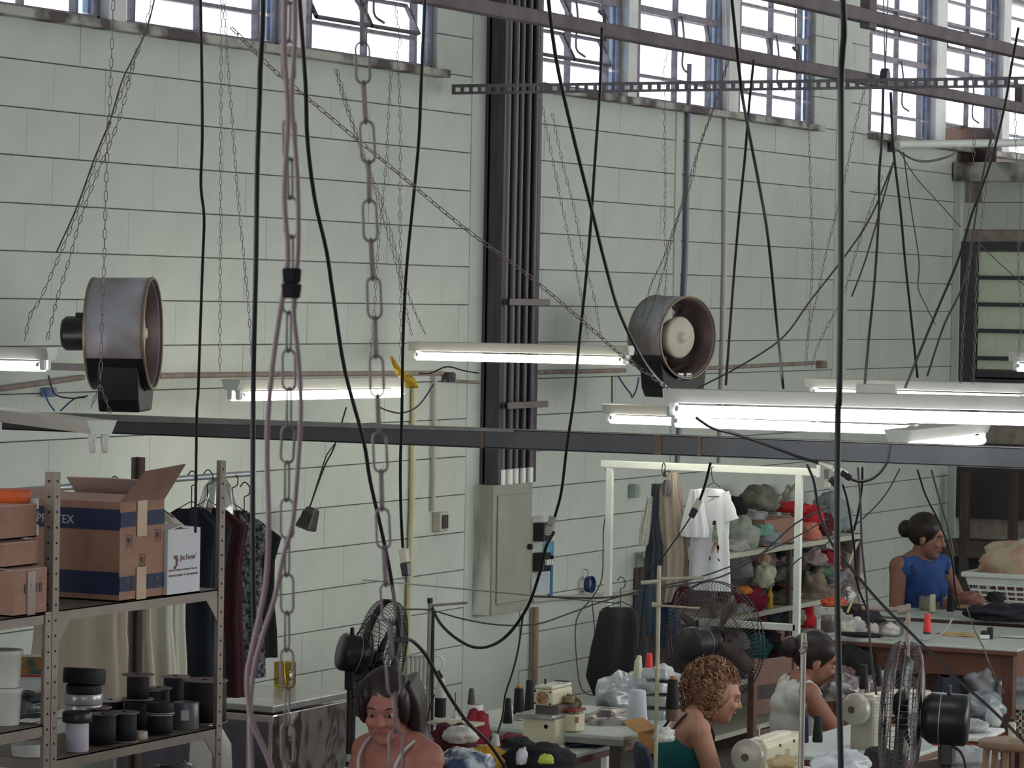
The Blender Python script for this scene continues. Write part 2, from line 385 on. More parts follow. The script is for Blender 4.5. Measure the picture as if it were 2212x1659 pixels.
# steel column with its conduits
cx = wx(1083)
t = thing('steel_column', 'tall dark steel column between the block wall panels', 'column', (cx, WY - .06, 0))
H0 = 5.3
c = MB(); xl, xr = wx(1040) - cx, wx(1122) - cx
cab_top = WA(1056, 1049, .1).z
for x in (xl + .02, xr - .02): c.box((x, -.0, (H0 + cab_top) / 2), (.04, .12, H0 - cab_top))
c.box(((xl + xr) / 2, .03, (H0 + cab_top) / 2), (xr - xl, .02, H0 - cab_top)); c.build('channel', STEEL, t, bevel=.004)
for z in (4.45, 2.62, 2.07):
    MB().box(((xl + xr) / 2, -.115, z), (xr - xl + .03, .008, .035)).build('strap', mat('dull_strap', (120, 112, 112), .5, .4), t, bevel=.002)
one('wall_channel', MB().box((wx(1120) + .04, WY - .03, 1.9 + .95), (.08, .06, 1.95)), STEEL, 'short dark steel channel right of the column, under the windows', 'channel', bevel=.003)
cab0, cab1 = WA(1025, 1050, .1), WA(1140, 1345, .1)
CABT = WA(1056, 1049, .1).z; CABB = WA(1056, 1330, .1).z
g = 'dark conduits running down the steel column'
for k in range(5):
    x = cx + xl + .05 + k * (xr - xl - .1) / 4
    r = .021 if k < 2 else .016
    o = one('conduit', MB().cyl((0, 0, 0), (0, 0, H0 - CABT - .07), r, n=12), mat('dark_conduit', (84, 80, 86), .45, .3, var=.15, streak=(4, 4, .5)), ('thickest dark conduit at the left edge of the steel column', 'dark conduit second from left on the steel column', 'middle one of the five dark conduits on the column', 'thin dark conduit second from right on the steel column', 'thin dark conduit at the right edge of the steel column')[k], 'conduit', g)
    o.location = (x, WY - .088 - r, CABT + .07)
    MB().cyl((0, 0, -.07), (0, 0, .01), r + .004, n=12).build('pipe_collar', WHT, o)
# fuse cabinet
w0 = WA(1056, 1200, .1).x; w1 = WA(1140, 1200, .1).x; CD_ = .11
t = thing('fuse_cabinet', 'large grey metal fuse cabinet below the steel column', 'cabinet', (w0, WY, CABB)); H = CABT - CABB; W = w1 - w0
cabm = mat('cabinet_grey', (152, 152, 142), .5, .1, var=.06, scale=6); cabs = mat('scuffed_cabinet_side', (150, 150, 142), .6, .1, c2=(208, 212, 204), scale=3, streak=(2, 2, .5))
MB().box((W / 2, -CD_ / 2, H / 2), (W, CD_, H)).build('body', cabs, t, bevel=.004)
MB().box((W / 2 + .0, -CD_ - .006, H / 2), (W, .012, H)).build('front_frame', cabm, t, bevel=.003)
MB().box((W / 2, -CD_ - .018, H / 2), (W * .82, .014, H * .84)).build('door', cabm, t, bevel=.012, seg=3)
MB().cyl((W * .86, -CD_ - .02, H * .5), (W * .86, -CD_ - .045, H * .5), .016, n=16).build('lock', BLKP, t)
# breaker board right of it
p = WA(1155, 1180); t = thing('breaker_board', 'small grey board with two black breakers beside the fuse cabinet', 'breakers', (p.x, WY, p.z))
h = WA(1150, 1116).z - p.z; MB().box((0, -.01, 0), (.13, .015, 2 * h)).build('back_board', mat('grey_board', (170, 172, 166), .6), t, bevel=.003)
for s in (-1, 1):
    b = MB().box((-.01, -.05, s * h * .5), (.1, .07, h * .62)).build('breaker', BLKP, t, bevel=.006)
    q = MB()
    for k in range(3): q.box((-.035 + k * .028, -.09, s * h * .5 + .0), (.016, .02, .03))
    q.build('terminal', WHT, b)
p0, p1 = WA(1152, 1175, .02), WA(1196, 1282, .02)
t = thing('wall_calendar', 'blue and pale calendar sheet on the wall beside the breakers', 'calendar', ((p0.x + p1.x) / 2, WY - .012, (p0.z + p1.z) / 2)); w, h = p1.x - p0.x, p0.z - p1.z
MB().box((0, 0, 0), (w, .003, h)).build('sheet', mat('pale_print', (178, 190, 192), .5, var=.1, scale=40), t)
MB().box((0, -.003, h * .3), (w, .003, h * .4)).build('picture', mat('blue_print', (52, 118, 158), .4, c2=(120, 168, 196), scale=6), t)
MB().box((w * .42, -.003, -.05), (w * .12, .003, h * .8)).build('blue_edge', mat('blue_print2', (58, 110, 150), .4), t)
# other fittings on the wall
def conduit_run(name, pts, r, m, label, cat='conduit', off=.02, n=8):
    P = [WA(x, y, off) for x, y in pts]; return one(name, MB().tube(P, r, n, 1), m, label, cat)
pg = mat('pale_conduit', (176, 174, 166), .5, var=.08); dg = mat('grimy_conduit', (140, 126, 118), .8, var=.2, scale=20)
conduit_run('conduit', [(0, 840), (180, 815)], .012, dg, 'grimy wall conduit behind the left drum fan')
conduit_run('conduit', [(345, 812), (620, 808), (905, 806), (955, 806)], .012, dg, 'grimy horizontal conduit behind the hanging lamp with the yellow rag')
conduit_run('conduit', [(960, 822), (1035, 826)], .008, dg, 'short grimy conduit left of the steel column')
conduit_run('conduit', [(1128, 805), (1350, 800)], .012, dg, 'grimy horizontal conduit between steel column and right drum fan')
conduit_run('conduit', [(1520, 796), (1760, 784)], .012, dg, 'grimy horizontal conduit right of the round drum fan')
conduit_run('conduit', [(895, 835), (890, 1100), (880, 1400), (876, 1500)], .016, mat('cream_pipe', (190, 184, 156), .5, var=.05), 'cream vertical pipe on the wall below the yellow rag')
conduit_run('conduit', [(940, 812), (936, 1105)], .012, pg, 'pale vertical conduit running down to the switch box')
conduit_run('conduit', [(1489, 138), (1481, 560), (1477, 641), (1465, 965), (1462, 1010)], .016, mat('blue_grey_pipe', (112, 118, 130), .45, .3), 'blue-grey vertical pipe passing behind the right drum fan')
conduit_run('conduit', [(1564, -10), (1568, 250), (1566, 560), (1560, 835), (1556, 1000)], .014, mat('white_pipe', (196, 192, 186), .5, var=.05), 'white vertical conduit crossing the windows right of the drum fan')
conduit_run('conduit', [(1150, 1298), (1210, 1292), (1300, 1287), (1420, 1275)], .014, pg, 'pale horizontal conduit on the wall below the calendar', off=.03)
conduit_run('conduit', [(1157, 1312), (1155, 1420), (1153, 1540)], .02, mat('brown_pipe', (142, 122, 104), .6, var=.1), 'brown vertical pipe behind the sewing machine with red badge', off=.03)
0 and conduit_run('conduit', [(1328, 1010), (1326, 1170), (1322, 1310)], .018, WHITEP, 'white vertical conduit on the wall left of the hanging clothes', off=.02)
def wbox(name, px, py, w, h, m, label, cat, d=.05, knob=None):
    p = WA(px, py); t = thing(name, label, cat, (p.x, WY, p.z)); MB().box((0, -d / 2, 0), (w, d, h)).build('body', m, t, bevel=.006)
    MB().box((0, -d - .003, 0), (w * .7, .008, h * .7)).build('cover_plate', knob or m, t, bevel=.003); return t
wbox('switch_box', 942, 1126, .09, .1, pg, 'beige switch box at the end of the pale vertical conduit', 'switch', knob=mat('dark_switch', (60, 52, 54), .5))
wbox('junction_box', 960, 814, .06, .05, STEEL, 'small dark junction box left of the steel column', 'junction box')
wbox('wall_socket', 1362, 1060, .06, .08, mat('grey_green_plate', (150, 166, 154), .5), 'pale green wall socket left of the hanging clothes', 'socket')
wbox('junction_box', 1767, 787, .08, .05, dg, 'grimy junction box at the end of the upper right conduit', 'junction box')
wbox('junction_box', 95, 847, .05, .04, mat('blue_box', (110, 130, 160), .5), 'small bluish box on the wall behind the left lamp', 'junction box')
wbox('junction_box', 1920, 316, .07, .08, STEEL, 'dark bracket box under the far windows', 'junction box')
m = MB().tube([WA(1938, 312, .15), PX(2230, 308, EX - .3)], .028, 12, 1); one('white_pipe', m, WHITEP, 'white horizontal pipe in front of the grimy ledge', 'pipe')
# tape roll on a hook
p = WA(1268, 1262, .03); t = thing('cable_coil', 'small coil of blue cable hanging on a wall hook', 'cable', p, world=True)
m = MB()
for k in range(4): m.hoop(p + Vector((0, -.01 * k, 0)), (rnd.uniform(-.15, .15), 1, rnd.uniform(-.1, .1)), .038 + .002 * k, .006, 24)
m.build('coil', mat('blue_cable', (38, 62, 104), .4), t); MB().tube([p + Vector((0, 0, .04)), p + Vector((.01, 0, .075)), p + Vector((0, .02, .085))], .003, 6).build('hook', CHAINM, t)
# cardboard on the ledge
p = PX(2095, 300, EX + .1); t = thing('cardboard_sheet', 'folded brown cardboard leaning above the grimy ledge', 'cardboard', p, world=True)
a, b, c_, d = [PX(x, y, EX + .2) for x, y in ((2040, 262), (2097, 275), (2098, 352), (2044, 350))]
e, f_, g_ = [PX(x, y, EX + .05) for x, y in ((2140, 277), (2153, 305), (2150, 352))]
MB().add([a, b, c_, d], [(0, 1, 2, 3)]).build('panel', mat('brown_sheet', (122, 96, 84), .9, var=.15), t, solid=.012)
MB().add([b, e, f_, g_, c_], [(0, 1, 2, 3, 4)]).build('folded_panel', mat('dark_brown_sheet', (86, 72, 70), .9), t, solid=.012)
# ------------------------------------------------------------------ beams under the roof and across the hall
def tie(px0, py0, px1, py1, Y, w, h, label, lump=0):
    a, b = PL(px0, py0, Y), PL(px1, py1, Y); z = (a.z + b.z) / 2; a.z = b.z = z
    return one('roof_tie', MB().bar(a, b, w, h), TIE, label, 'beam', bevel=.006)
p = PL(1450, 98, 6.4); tie(900, 0, 2330, 250, 6.4, .06, .06, 'lower dusty roof tie running along above the drum fans')
p = PL(1900, 40, 5.6); tie(1500, -50, 2330, 142, 5.6, .06, .062, 'upper dusty roof tie crossing the far windows')
def cross(px0, px1, py_mid, zd, name, m, w, h, label):     # horizontal member parallel to the end wall
    c = D((px0 + px1) / 2, py_mid, zd); a = PX(px0, py_mid, c.x); b = PX(px1, py_mid, c.x); a.z = b.z = c.z
    return a, b
a, b = cross(1120, 2300, 184, 16.9, '', None, 0, 0, '')
t = thing('slotted_rail', 'galvanised slotted rail reaching from the column across the windows', 'rail', a, world=True); a.y = WY - .05
L = (b - a).length; m = MB(); h = .05
m.bar(a + Vector((.02, 0, h / 2)), b + Vector((.02, 0, h / 2)), .04, .004)
n = int(L / .05)
m.bar(a + Vector((0, 0, h / 2 - .007)), b + Vector((0, 0, h / 2 - .007)), .004, .014); m.bar(a - Vector((0, 0, h / 2 - .007)), b - Vector((0, 0, h / 2 - .007)), .004, .014)
dv = (b - a) / n
for i in range(n): m.bar(a + dv * i, a + dv * (i + .42), .004, h - .026)
m.build('channel', mat('dusty_galvanised', (104, 100, 106), .5, .4, var=.15), t)
# the long cross beam
c = D(1106, 952, 12.2); a = PX(-400, 930, c.x); b = PX(2500, 990, c.x); a.z = b.z = c.z + .005
t = thing('cross_beam', 'long grey steel channel beam crossing the hall below the lamps', 'beam', c, world=True)
H = .066
MB().bar(a, b, .006, H).build('web', BEAMM, t)
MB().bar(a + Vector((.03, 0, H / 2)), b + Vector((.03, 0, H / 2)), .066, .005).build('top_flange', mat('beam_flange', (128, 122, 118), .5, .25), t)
MB().bar(a + Vector((.03, 0, -H / 2)), b + Vector((.03, 0, -H / 2)), .066, .005).build('bottom_flange', BEAMM, t)
q0, q1 = PX(-400, 900, c.x - .014), PX(1110, 930, c.x - .014); zt_ = a.z + H / 2 + .002
MB().add([(q0.x, q0.y, zt_), (q1.x, q1.y, zt_), (q1.x, q1.y, zt_ - .008), (q0.x, q0.y, zt_ - .034), (q0.x + .008, q0.y, zt_), (q1.x + .008, q1.y, zt_), (q1.x + .008, q1.y, zt_ - .008), (q0.x + .008, q0.y, zt_ - .034)],
         [(0, 1, 2, 3), (7, 6, 5, 4), (0, 4, 5, 1), (1, 5, 6, 2), (2, 6, 7, 3), (3, 7, 4, 0)]).build('side_strip', mat('pale_strip_steel', (122, 126, 124), .5, .2), t)
for px in (1043, 1421, 1512): 
    q = PX(px, 955, c.x); q.z = a.z
    MB().box(q + Vector((-.004, 0, 0)), (.005, .014 if px != 1421 else .03, H)).build('weld_seam', mat('rusty_seam', (92, 72, 62), .7, c2=(112, 98, 88)), t)
# hooks hanging on the windows' upper tie
def hook(px, py0, py1, Y, label):
    a, b = PL(px, py0, Y), PL(px, py1, Y); t = thing('hanger_rod', label, 'hook', a, world=True)
    MB().cyl(a, b, .004, n=6).build('rod', WFR, t); q = b
    MB().tube([q + Vector((-.03, 0, .01)), q, q + Vector((.03, 0, 0)), q + Vector((.035, 0, -.12))], .008, 6, 1).build('bracket', TIE, t)
hook(1300, -20, 30, 6.5, 'thin hanger rod with hook over the first right window')
hook(1718, 20, 108, 6.5, 'thin hanger rod with hook over the third right window')
p = PL(1912, 168, 6.3); t = thing('pulley', 'small dark pulley hanging beside the slotted rail', 'pulley', p, world=True)
MB().prism([(-.035, -.03), (.035, -.03), (.03, .03), (.01, .05), (-.01, .05), (-.03, .03)], -.02, .02, Matrix.Translation(p) @ Matrix.Rotation(PI / 2, 4, 'X')).build('housing', STEEL, t, bevel=.005)
MB().cyl(PL(1908, -30, 6.3), p, .004, n=6).build('rope', CHAINM, t); MB().cyl(PL(1919, -30, 6.3), p, .004, n=6).build('rope', CHAINM, t)
for (px, py, Y, lb) in ((1876, 25, 5.6, 'square grey bracket on the upper roof tie'), (2205, 215, 6.4, 'dark grey bracket at the right end of the lower roof tie')):
    p = PL(px, py, Y); one('beam_bracket', MB().box(p, (.1, .05, .16)), TIE, lb, 'bracket', bevel=.006)
# ------------------------------------------------------------------ fluorescent lamps
def lamp(pa, pb, za, zb_, label, cool=False, lit=True, ballast=False, n=2, W=.105, yoff=0, group=None):
    A = D(pa[0], pa[1], za); B = D(pb[0], pb[1], zb_); B.z = A.z; L = (B - A).length
    t = thing('fluorescent_lamp', label, 'lamp', A, world=True); d = (B - A).normalized(); s = d.cross(Vector((0, 0, 1))).normalized(); U = Vector((0, 0, 1))
    M = Matrix(((s.x, U.x, d.x, A.x), (s.y, U.y, d.y, A.y), (s.z, U.z, d.z, A.z), (0, 0, 0, 1)))
    h = .046; w0, w1 = W / 2 * .66, W / 2
    MB().prism([(-w0, 0), (w0, 0), (w1, h), (-w1, h)], .003, L - .003, M).build('housing', LAMPH, t, bevel=.002)
    for z in ((0, .004), (L - .004, L)): MB().prism([(-w0, 0), (w0, 0), (w1 + .001, h + .001), (-w1 - .001, h + .001)], z[0], z[1], M).build('end_cap', WHITEP, t)
    for sx in ((-1, 1) if n == 2 else (0,)):
        x = sx * .022
        for z in (.03, L - .03):
            MB().prism([(x - .012, 0), (x - .012, -.034), (x - .006, -.042), (x + .006, -.042), (x + .012, -.034), (x + .012, 0)], z - .009, z + .009, M).build('socket', WHT, t)
        if lit:
            MB().cyl(M @ Vector((x, -.028, .04)), M @ Vector((x, -.028, L - .04)), .019, n=12).build('tube', TUBEC if cool else TUBE, t)
            for z in (.04, L - .052): MB().cyl(M @ Vector((x, -.026, z)), M @ Vector((x, -.026, z + .012)), .0195, n=12).build('tube_end', GALV, t)
        else:
            for z0 in (.03,): MB().capsule(M @ Vector((x, -.02, z0)), M @ Vector((x, -.055, z0)), .011, .011, 10).build('lampholder', TUBEO, t)
    if ballast: MB().prism([(-.03, h), (.03, h), (.025, h + .03), (-.025, h + .03)], L * .5, L * .5 + .13, M).build('ballast_box', LAMPH, t, bevel=.003)
    return t, M, L
lamp((113, 777), (-560, 755), 13.5, 13.9, 'lit lamp cut by the left edge, beside the left drum fan', cool=True)
lamp((220, 938), (-22, 910), 11.5, 12.62, 'unlit pinkish lamp end with two empty holders at the left edge', lit=False)
lamp((498, 843), (868, 850), 14.7, 15.75, 'warm lit lamp with the yellow rag at its right end')
lamp((888, 757), (1364, 770), 17.1, 16.7, 'warm lit lamp in front of the steel column')
lamp((1308, 893), (1775, 905), 16.8, 16.3, 'short-looking lit lamp just below the right drum fan')
lamp((1437, 869), (2275, 871), 11.4, 11.1, 'long bright white lamp nearest on the right', cool=True, ballast=True)
lamp((1446, 899), (1990, 919), 15.2, 14.75, 'lit lamp seen just beneath the long bright one', cool=True)
lamp((1745, 836), (2230, 848), 17.3, 16.8, 'dim cream lamp housing behind the long bright lamp', cool=True)
lamp((1938, 955), (2115, 947), 12.9, 14.05, 'slanting lit lamp above the right end of the cross beam', cool=True)
lamp((2182, 781), (2620, 790), 16.5, 16.2, 'lamp end cut by the right edge, before the green panes', cool=True)
# ------------------------------------------------------------------ drum fans
def drum_fan(c, ax, down_to, label, R=.225, L=.24, badge=False, motor=True):
    t = thing('drum_fan', label, 'fan', c, world=True); ax = Vector(ax).normalized(); a = c - ax * L / 2; b = c + ax * L / 2
    dm = mat('dusty_drum', (168, 171, 180), .5, .1, scale=2.5, c2=(138, 124, 124), bump=.15); inn = mat('drum_inside', (96, 78, 78), .5, .3, var=.15)
    brass = mat('brassy_rim', (150, 134, 112), .4, .5)
    Q = frame_of(ax); MB().lathe([(R, 0), (R, L)], a, ax, 56, cap=False).build('drum', dm, t, solid=.004)
    for p in (a, b): MB().hoop(p, ax, R, .006, 56, 8).build('rim', brass, t)
    ib = MB(); ib.lathe([(R * .94, L * .95), (R * .9, L * .5), (R * .86, .01)], a, ax, 48, cap=False); ib.build('inner_liner', inn, t, solid=.002)
    MB().lathe([(.0, L * .5), (R * .45, L * .5), (R * .52, L * .72), (R * .46, L * .80), (R * .2, L * .76), (R * .12, L * .84), (R * .09, L * .9), (.0, L * .91)], a, ax, 40).build('spinner_disc', mat('cream_disc', (205, 200, 184), .4, var=.05), t)
    fb = MB()
    for k in range(6):
        an = k * PI / 3; dr = Q @ Vector((math.cos(an), math.sin(an), 0)); tn = ax.cross(dr)
        w = .05; p0, p1 = c - ax * .04 + dr * .03, c - ax * .04 + dr * R * .84
        fb.add([p0 - tn * w * .5 - ax * .02, p0 + tn * w * .5 + ax * .02, p1 + tn * w + ax * .03, p1 - tn * w - ax * .03], [(0, 1, 2, 3)], True)
    fb.build('blade', inn, t, solid=.004)
    sp = MB()
    for k in range(8):
        an = k * PI / 4 + .2; dr = Q @ Vector((math.cos(an), math.sin(an), 0)); sp.cyl(a + dr * .05, a + dr * R, .003, n=6)
    sp.build('rear_spokes', brass, t)
    if motor:
        m_ = MB().lathe([(.0, -.125), (.058, -.13), (.07, -.115), (.07, 0.01)], a, ax, 24); mo = m_.build('motor', BLKP, t)
        MB().box(a - ax * .06 + Vector((0, 0, .07)), (.03, .03, .03)).build('cable_gland', BLKP, mo, bevel=.004)
    # water tank that hugs the underside
    side = Vector((0, 0, 1)).cross(ax).normalized(); U = Vector((0, 0, 1)); axh = (ax - U * ax.z).normalized()
    M = Matrix(((side.x, U.x, axh.x, c.x), (side.y, U.y, axh.y, c.y), (side.z, U.z, axh.z, c.z), (0, 0, 0, 1)))
    z0 = down_to - c.z; pts = [(R * math.sin(x), -R * math.cos(x)) for x in [i * .16 for i in range(-6, 7)]]
    sd = MB(); ar = [(-R * 1.015 * math.sin(x), -R * 1.02 * math.cos(x)) for x in [i * .14 for i in range(-8, 9)]]
    sd.prism(ar + [(x * .985, y * .985) for x, y in reversed(ar)], -L * .5, L * .5, M); sd.build('tank_saddle', mat('black_tank', (26, 27, 30), .5), t)
    out = [(x * 1.01, y * 1.02) for x, y in reversed(pts)] + [(-R * .74, z0 + .05), (-R * .62, z0), (R * .62, z0), (R * .74, z0 + .05)]
    MB().prism(out, -L * .30, L * .40, M).build('water_tank', mat('black_tank', (26, 27, 30), .5), t, bevel=.008)
    MB().box(M @ Vector((0, -R * .9, L * .405)), (.02, .02, .02)).build('drain_plug', BLKP, t, bevel=.003)
    if badge:
        q = MB().prism([(-.055, z0 + .1), (.055, z0 + .1), (.055, z0 + .135), (-.055, z0 + .135)], L * .41, L * .42, M).build('badge', mat('badge_white', (214, 222, 226), .4), t)
        MB().prism([(.012 * math.cos(k * PI / 5), z0 + .118 + .013 * math.sin(k * PI / 5)) for k in range(10)], L * .42, L * .425, M).build('badge_emblem', mat('badge_blue', (60, 120, 160), .4), q)
        MB().prism([(-.04, z0 + .116), (.04, z0 + .116), (.04, z0 + .120), (-.04, z0 + .120)], L * .42, L * .424, M).build('badge_stripe', mat('badge_blue', (60, 120, 160), .4), q)
    # arm to the wall
    w = Vector((c.x + .02, WY, c.z - .12)); MB().bar(a + Vector((0, 0, -.14)), Vector((a.x, WY, a.z - .14)), .03, .03).build('wall_arm', mat('arm_steel', (120, 112, 112), .5, .3), t)
    return t
c1 = D(267, 720, 13.95); drum_fan(c1, CD(.997, .0, -.07), D(262, 888, 13.95).z, 'large metal drum fan on the left, motor at its back')
c2 = D(1452, 728, 18.9); drum_fan(c2, CD(.70, -.04, -.71), D(1410, 857, 18.9).z, 'drum fan on the right facing forward with a pale round centre', badge=True, R=.225)
# floodlight on the wall
p = WA(668, 1120, .18); t = thing('wall_speaker', 'small dark grey tilted case hanging on wires before the wall', 'speaker', p, world=True)
R = Matrix.Rotation(.35, 3, CD(0, 0, 1)) @ Matrix((CD(1, 0, -.35), CD(.35, 0, 1), Vector((0, 0, 1)))).transposed()
MB().box(p, (.085, .1, .11), R, taper=.62).build('case', mat('dark_grey_case', (70, 66, 64), .4), t, bevel=.012, seg=3)
MB().box(p + R @ Vector((0, -.052, -.005)), (.05, .01, .07), R).build('front_grille', BLKP, t, bevel=.004)
MB().tube([p + Vector((0, 0, .05)), D(700, 1010, 15.9), D(722, 965, 15.8), D(748, 880, 15.7)], .004, 6).build('wire', BLK, t)
MB().tube([p + Vector((0, 0, .05)), D(690, 1030, 15.9), D(705, 985, 15.8), D(722, 960, 15.8)], .003, 6).build('wire', BLK, t)
# yellow rag
p = D(872, 812, 15.3); t = thing('yellow_rag', 'yellow plastic rag tied around the chain by a lamp end', 'rag', p, world=True); ym = mat('yellow_rag', (206, 172, 40), .5, var=.15, scale=20)
MB().heap(p + Vector((0, 0, 0)), (.022, .02, .018), 3, .3).build('knot', ym, t)
def strip(pts, ws, m, name, t, sol=.003):
    P = smooth_path(pts, 3); mb = MB(); n = len(P); vs = []
    for i, q in enumerate(P):
        w = ws[0] + (ws[1] - ws[0]) * i / (n - 1); k = math.sin(i * 1.3) * .01; vs += [q - RT * w + FW * k, q + RT * w - FW * k]
    mb.add(vs, [(2 * i, 2 * i + 1, 2 * i + 3, 2 * i + 2) for i in range(n - 1)], True); return mb.build(name, m, t, solid=sol)
strip([D(868, 812, 15.3), D(855, 790, 15.28), D(845, 770, 15.3)], (.02, .006), ym, 'tail', t)
strip([D(872, 808, 15.3), D(884, 818, 15.26), D(890, 838, 15.3)], (.02, .03), ym, 'tail', t)
# ------------------------------------------------------------------ cables and chains hanging from the roof
def path(pts, z0, z1):
    n = len(pts); return [D(x, y, z0 + (z1 - z0) * i / (n - 1)) for i, (x, y) in enumerate(pts)]
CAB = mat('black_cable', (32, 32, 34), .45, var=.1); PURP = mat('mauve_cable', (112, 92, 98), .5, var=.1); GREYC = mat('grey_cable', (78, 74, 80), .5, var=.1)
def cable(label, pts, z0, z1, wpx, m=CAB, group=None, name='cable', plug=None):
    zm = (z0 + z1) / 2; P = path(pts, z0, z1); t = one(name, MB().tube(P, wpx / 2 * zm / F, 8, 4), m, label, 'cable', group); return t
cable('thin black cable hanging left of the thick black one', [(432, -60), (436, 150), (437, 300), (434, 400), (441, 470), (438, 560), (432, 730), (428, 850), (425, 900), (422, 1150)], 9.6, 11, 6.5)
cable('thick black cable hanging straight behind the mauve chain', [(569, -60), (567, 60), (562, 150), (561, 200), (556, 350), (553, 560), (549, 730), (547, 850), (546, 1100), (548, 1300), (552, 1440)], 5.6, 6.2, 11.5)
cable('black cable slanting down behind the left bare chain', [(643, -60), (660, 180), (664, 300), (680, 430), (705, 540), (720, 640), (745, 800), (785, 950), (800, 1040), (825, 1150), (845, 1250), (862, 1375)], 8, 9.5, 9)
cable('black cable passing by the yellow rag down to a plug', [(921, -60), (910, 180), (905, 300), (893, 430), (880, 560), (874, 650), (870, 760), (868, 900), (865, 1000), (866, 1100), (870, 1182)], 10, 11.5, 7)
cable('black cable slanting from the windows to the round drum fan', [(1178, -60), (1200, 120), (1235, 280), (1275, 440), (1310, 580), (1340, 680), (1390, 780), (1432, 832)], 9, 11.2, 8)
cable('black cable hanging left of the drum fan to a grey plug', [(1300, 60), (1296, 190), (1285, 350), (1275, 500), (1262, 640), (1250, 750), (1240, 860), (1225, 960), (1213, 1060), (1198, 1118)], 11, 12, 6.5)
cable('black cable slanting between the drum fan and the thick cable', [(1575, -60), (1600, 180), (1615, 270), (1640, 400), (1660, 520), (1680, 720), (1692, 838)], 9.5, 11.3, 7)
cable('thin black cable dropping to the long lamp right of the drum fan', [(1628, 130), (1617, 240), (1610, 330), (1598, 450), (1585, 600), (1568, 832)], 11, 11.4, 6)
cable('thickest black cable hanging straight down on the right', [(1818, -60), (1823, 60), (1820, 110), (1817, 200), (1817, 560), (1813, 850), (1810, 900), (1808, 1200), (1812, 1450), (1818, 1720)], 5.2, 5.6, 14)
cable('black cable dropping from the pulley to the lamps', [(1908, 190), (1905, 300), (1899, 380), (1899, 450), (1890, 600), (1876, 740), (1868, 832)], 11.3, 11.5, 6.5)
cable('black cable running from under the far windows down right', [(1924, 200), (1930, 320), (1945, 450), (1955, 560), (1970, 700), (1982, 815)], 12, 12.5, 6)
cable('black cable slanting left from the far right window', [(2200, 60), (2187, 130), (2170, 230), (2140, 350), (2100, 460), (2070, 560), (2020, 680), (1955, 838)], 11, 11.4, 6)
cable('grey cable slanting far to the left behind the drum fan', [(1930, 350), (1880, 470), (1820, 560), (1750, 650), (1690, 730), (1600, 790), (1500, 842)], 13, 14, 4, GREYC)
cable('grey cable slanting down beside the dark door jamb', [(2140, 300), (2115, 420), (2085, 600), (2040, 700), (2003, 812)], 12.5, 13, 5, GREYC)
cable('thin grey wire running down the wall near the corner', [(1952, 330), (1965, 430), (1985, 560), (1983, 620), (2000, 660), (2020, 700)], 15, 16, 3, GREYC)
cable('sagging dirty wires under the far windows', [(1940, 325), (1975, 345), (2010, 348), (2050, 338), (2066, 330)], 20, 21, 5, GREYC)
cable('thin cord crossing from the far bracket toward the door jamb', [(1945, 330), (1980, 385), (2030, 440), (2075, 490)], 18, 19, 2.5, GREYC)
cable('thin cord slanting over the green panes', [(2110, 520), (2150, 560), (2212, 615), (2260, 650)], 14, 14, 2, GREYC)
cable('lower grey strand beyond the far windows\' sill', [(1930, 350), (1905, 440), (1870, 560), (1840, 640)], 12, 12.4, 4, GREYC)
# mid-height cables below the beam
cable('black cable looping below the post with the black cap', [(1196, 1150), (1180, 1180), (1165, 1240), (1140, 1310), (1100, 1368), (1060, 1395), (1020, 1397), (980, 1375), (950, 1345), (933, 1312)], 12, 13.2, 7)
cable('black cable slanting over the sewing table into the cloth heap', [(870, 1378), (892, 1385), (920, 1415), (945, 1460), (975, 1510), (1010, 1560), (1055, 1605), (1095, 1665), (1120, 1720)], 9.5, 11, 8)
cable('black cable dropping from the fuse cabinet to a white cone', [(1130, 1330), (1120, 1400), (1108, 1450), (1092, 1500), (1086, 1545), (1075, 1585)], 13.4, 13.2, 5)
cable('thin black wire stretched past the fuse cabinet to the clothes rack', [(868, 1316), (930, 1318), (1000, 1337), (1080, 1350), (1160, 1348), (1230, 1325), (1300, 1300), (1400, 1272), (1500, 1250), (1600, 1215), (1700, 1170), (1790, 1120)], 13, 14.5, 3.5)
cable('second thin wire crossing below the breakers to the shelves', [(1150, 1288), (1230, 1291), (1320, 1290), (1400, 1275), (1480, 1262), (1560, 1245), (1640, 1200), (1720, 1130), (1790, 1095)], 13.6, 14.4, 4)
cable('thin grey wire hanging left of the clothes rack', [(1309, 1012), (1316, 1060), (1304, 1140), (1303, 1180), (1300, 1250), (1280, 1290), (1245, 1340), (1247, 1440), (1258, 1490), (1285, 1500), (1300, 1470)], 18, 18, 3, GREYC)
cable('thin grey loop beside the black coat', [(1278, 1290), (1285, 1370), (1282, 1430), (1284, 1470)], 17.6, 17.6, 3, GREYC)
cable('black cable hanging across the white tee shirt', [(1535, 1000), (1522, 1050), (1510, 1085)], 12.6, 12.7, 6)
cable('thin black cable below the plug slanting to the rack', [(1495, 1112), (1470, 1150), (1430, 1205), (1400, 1240), (1390, 1300), (1380, 1400), (1362, 1440)], 12.8, 13.4, 3)
cable('black cable running from the long lamp across the beam', [(1505, 903), (1540, 925), (1590, 938), (1660, 962), (1720, 985), (1768, 1000)], 11.2, 11.7, 7)
cable('black cable bending down behind the white rack post', [(1744, 1005), (1758, 1040), (1768, 1100), (1782, 1140), (1800, 1180), (1840, 1230), (1900, 1300), (1970, 1370), (2060, 1460), (2150, 1540), (2250, 1640)], 10.4, 9.4, 6.5)
cable('black cable looping under the beam to black plugs', [(1923, 960), (1915, 1000), (1890, 1030), (1860, 1040), (1835, 1033), (1822, 1025)], 11.3, 11.3, 7)
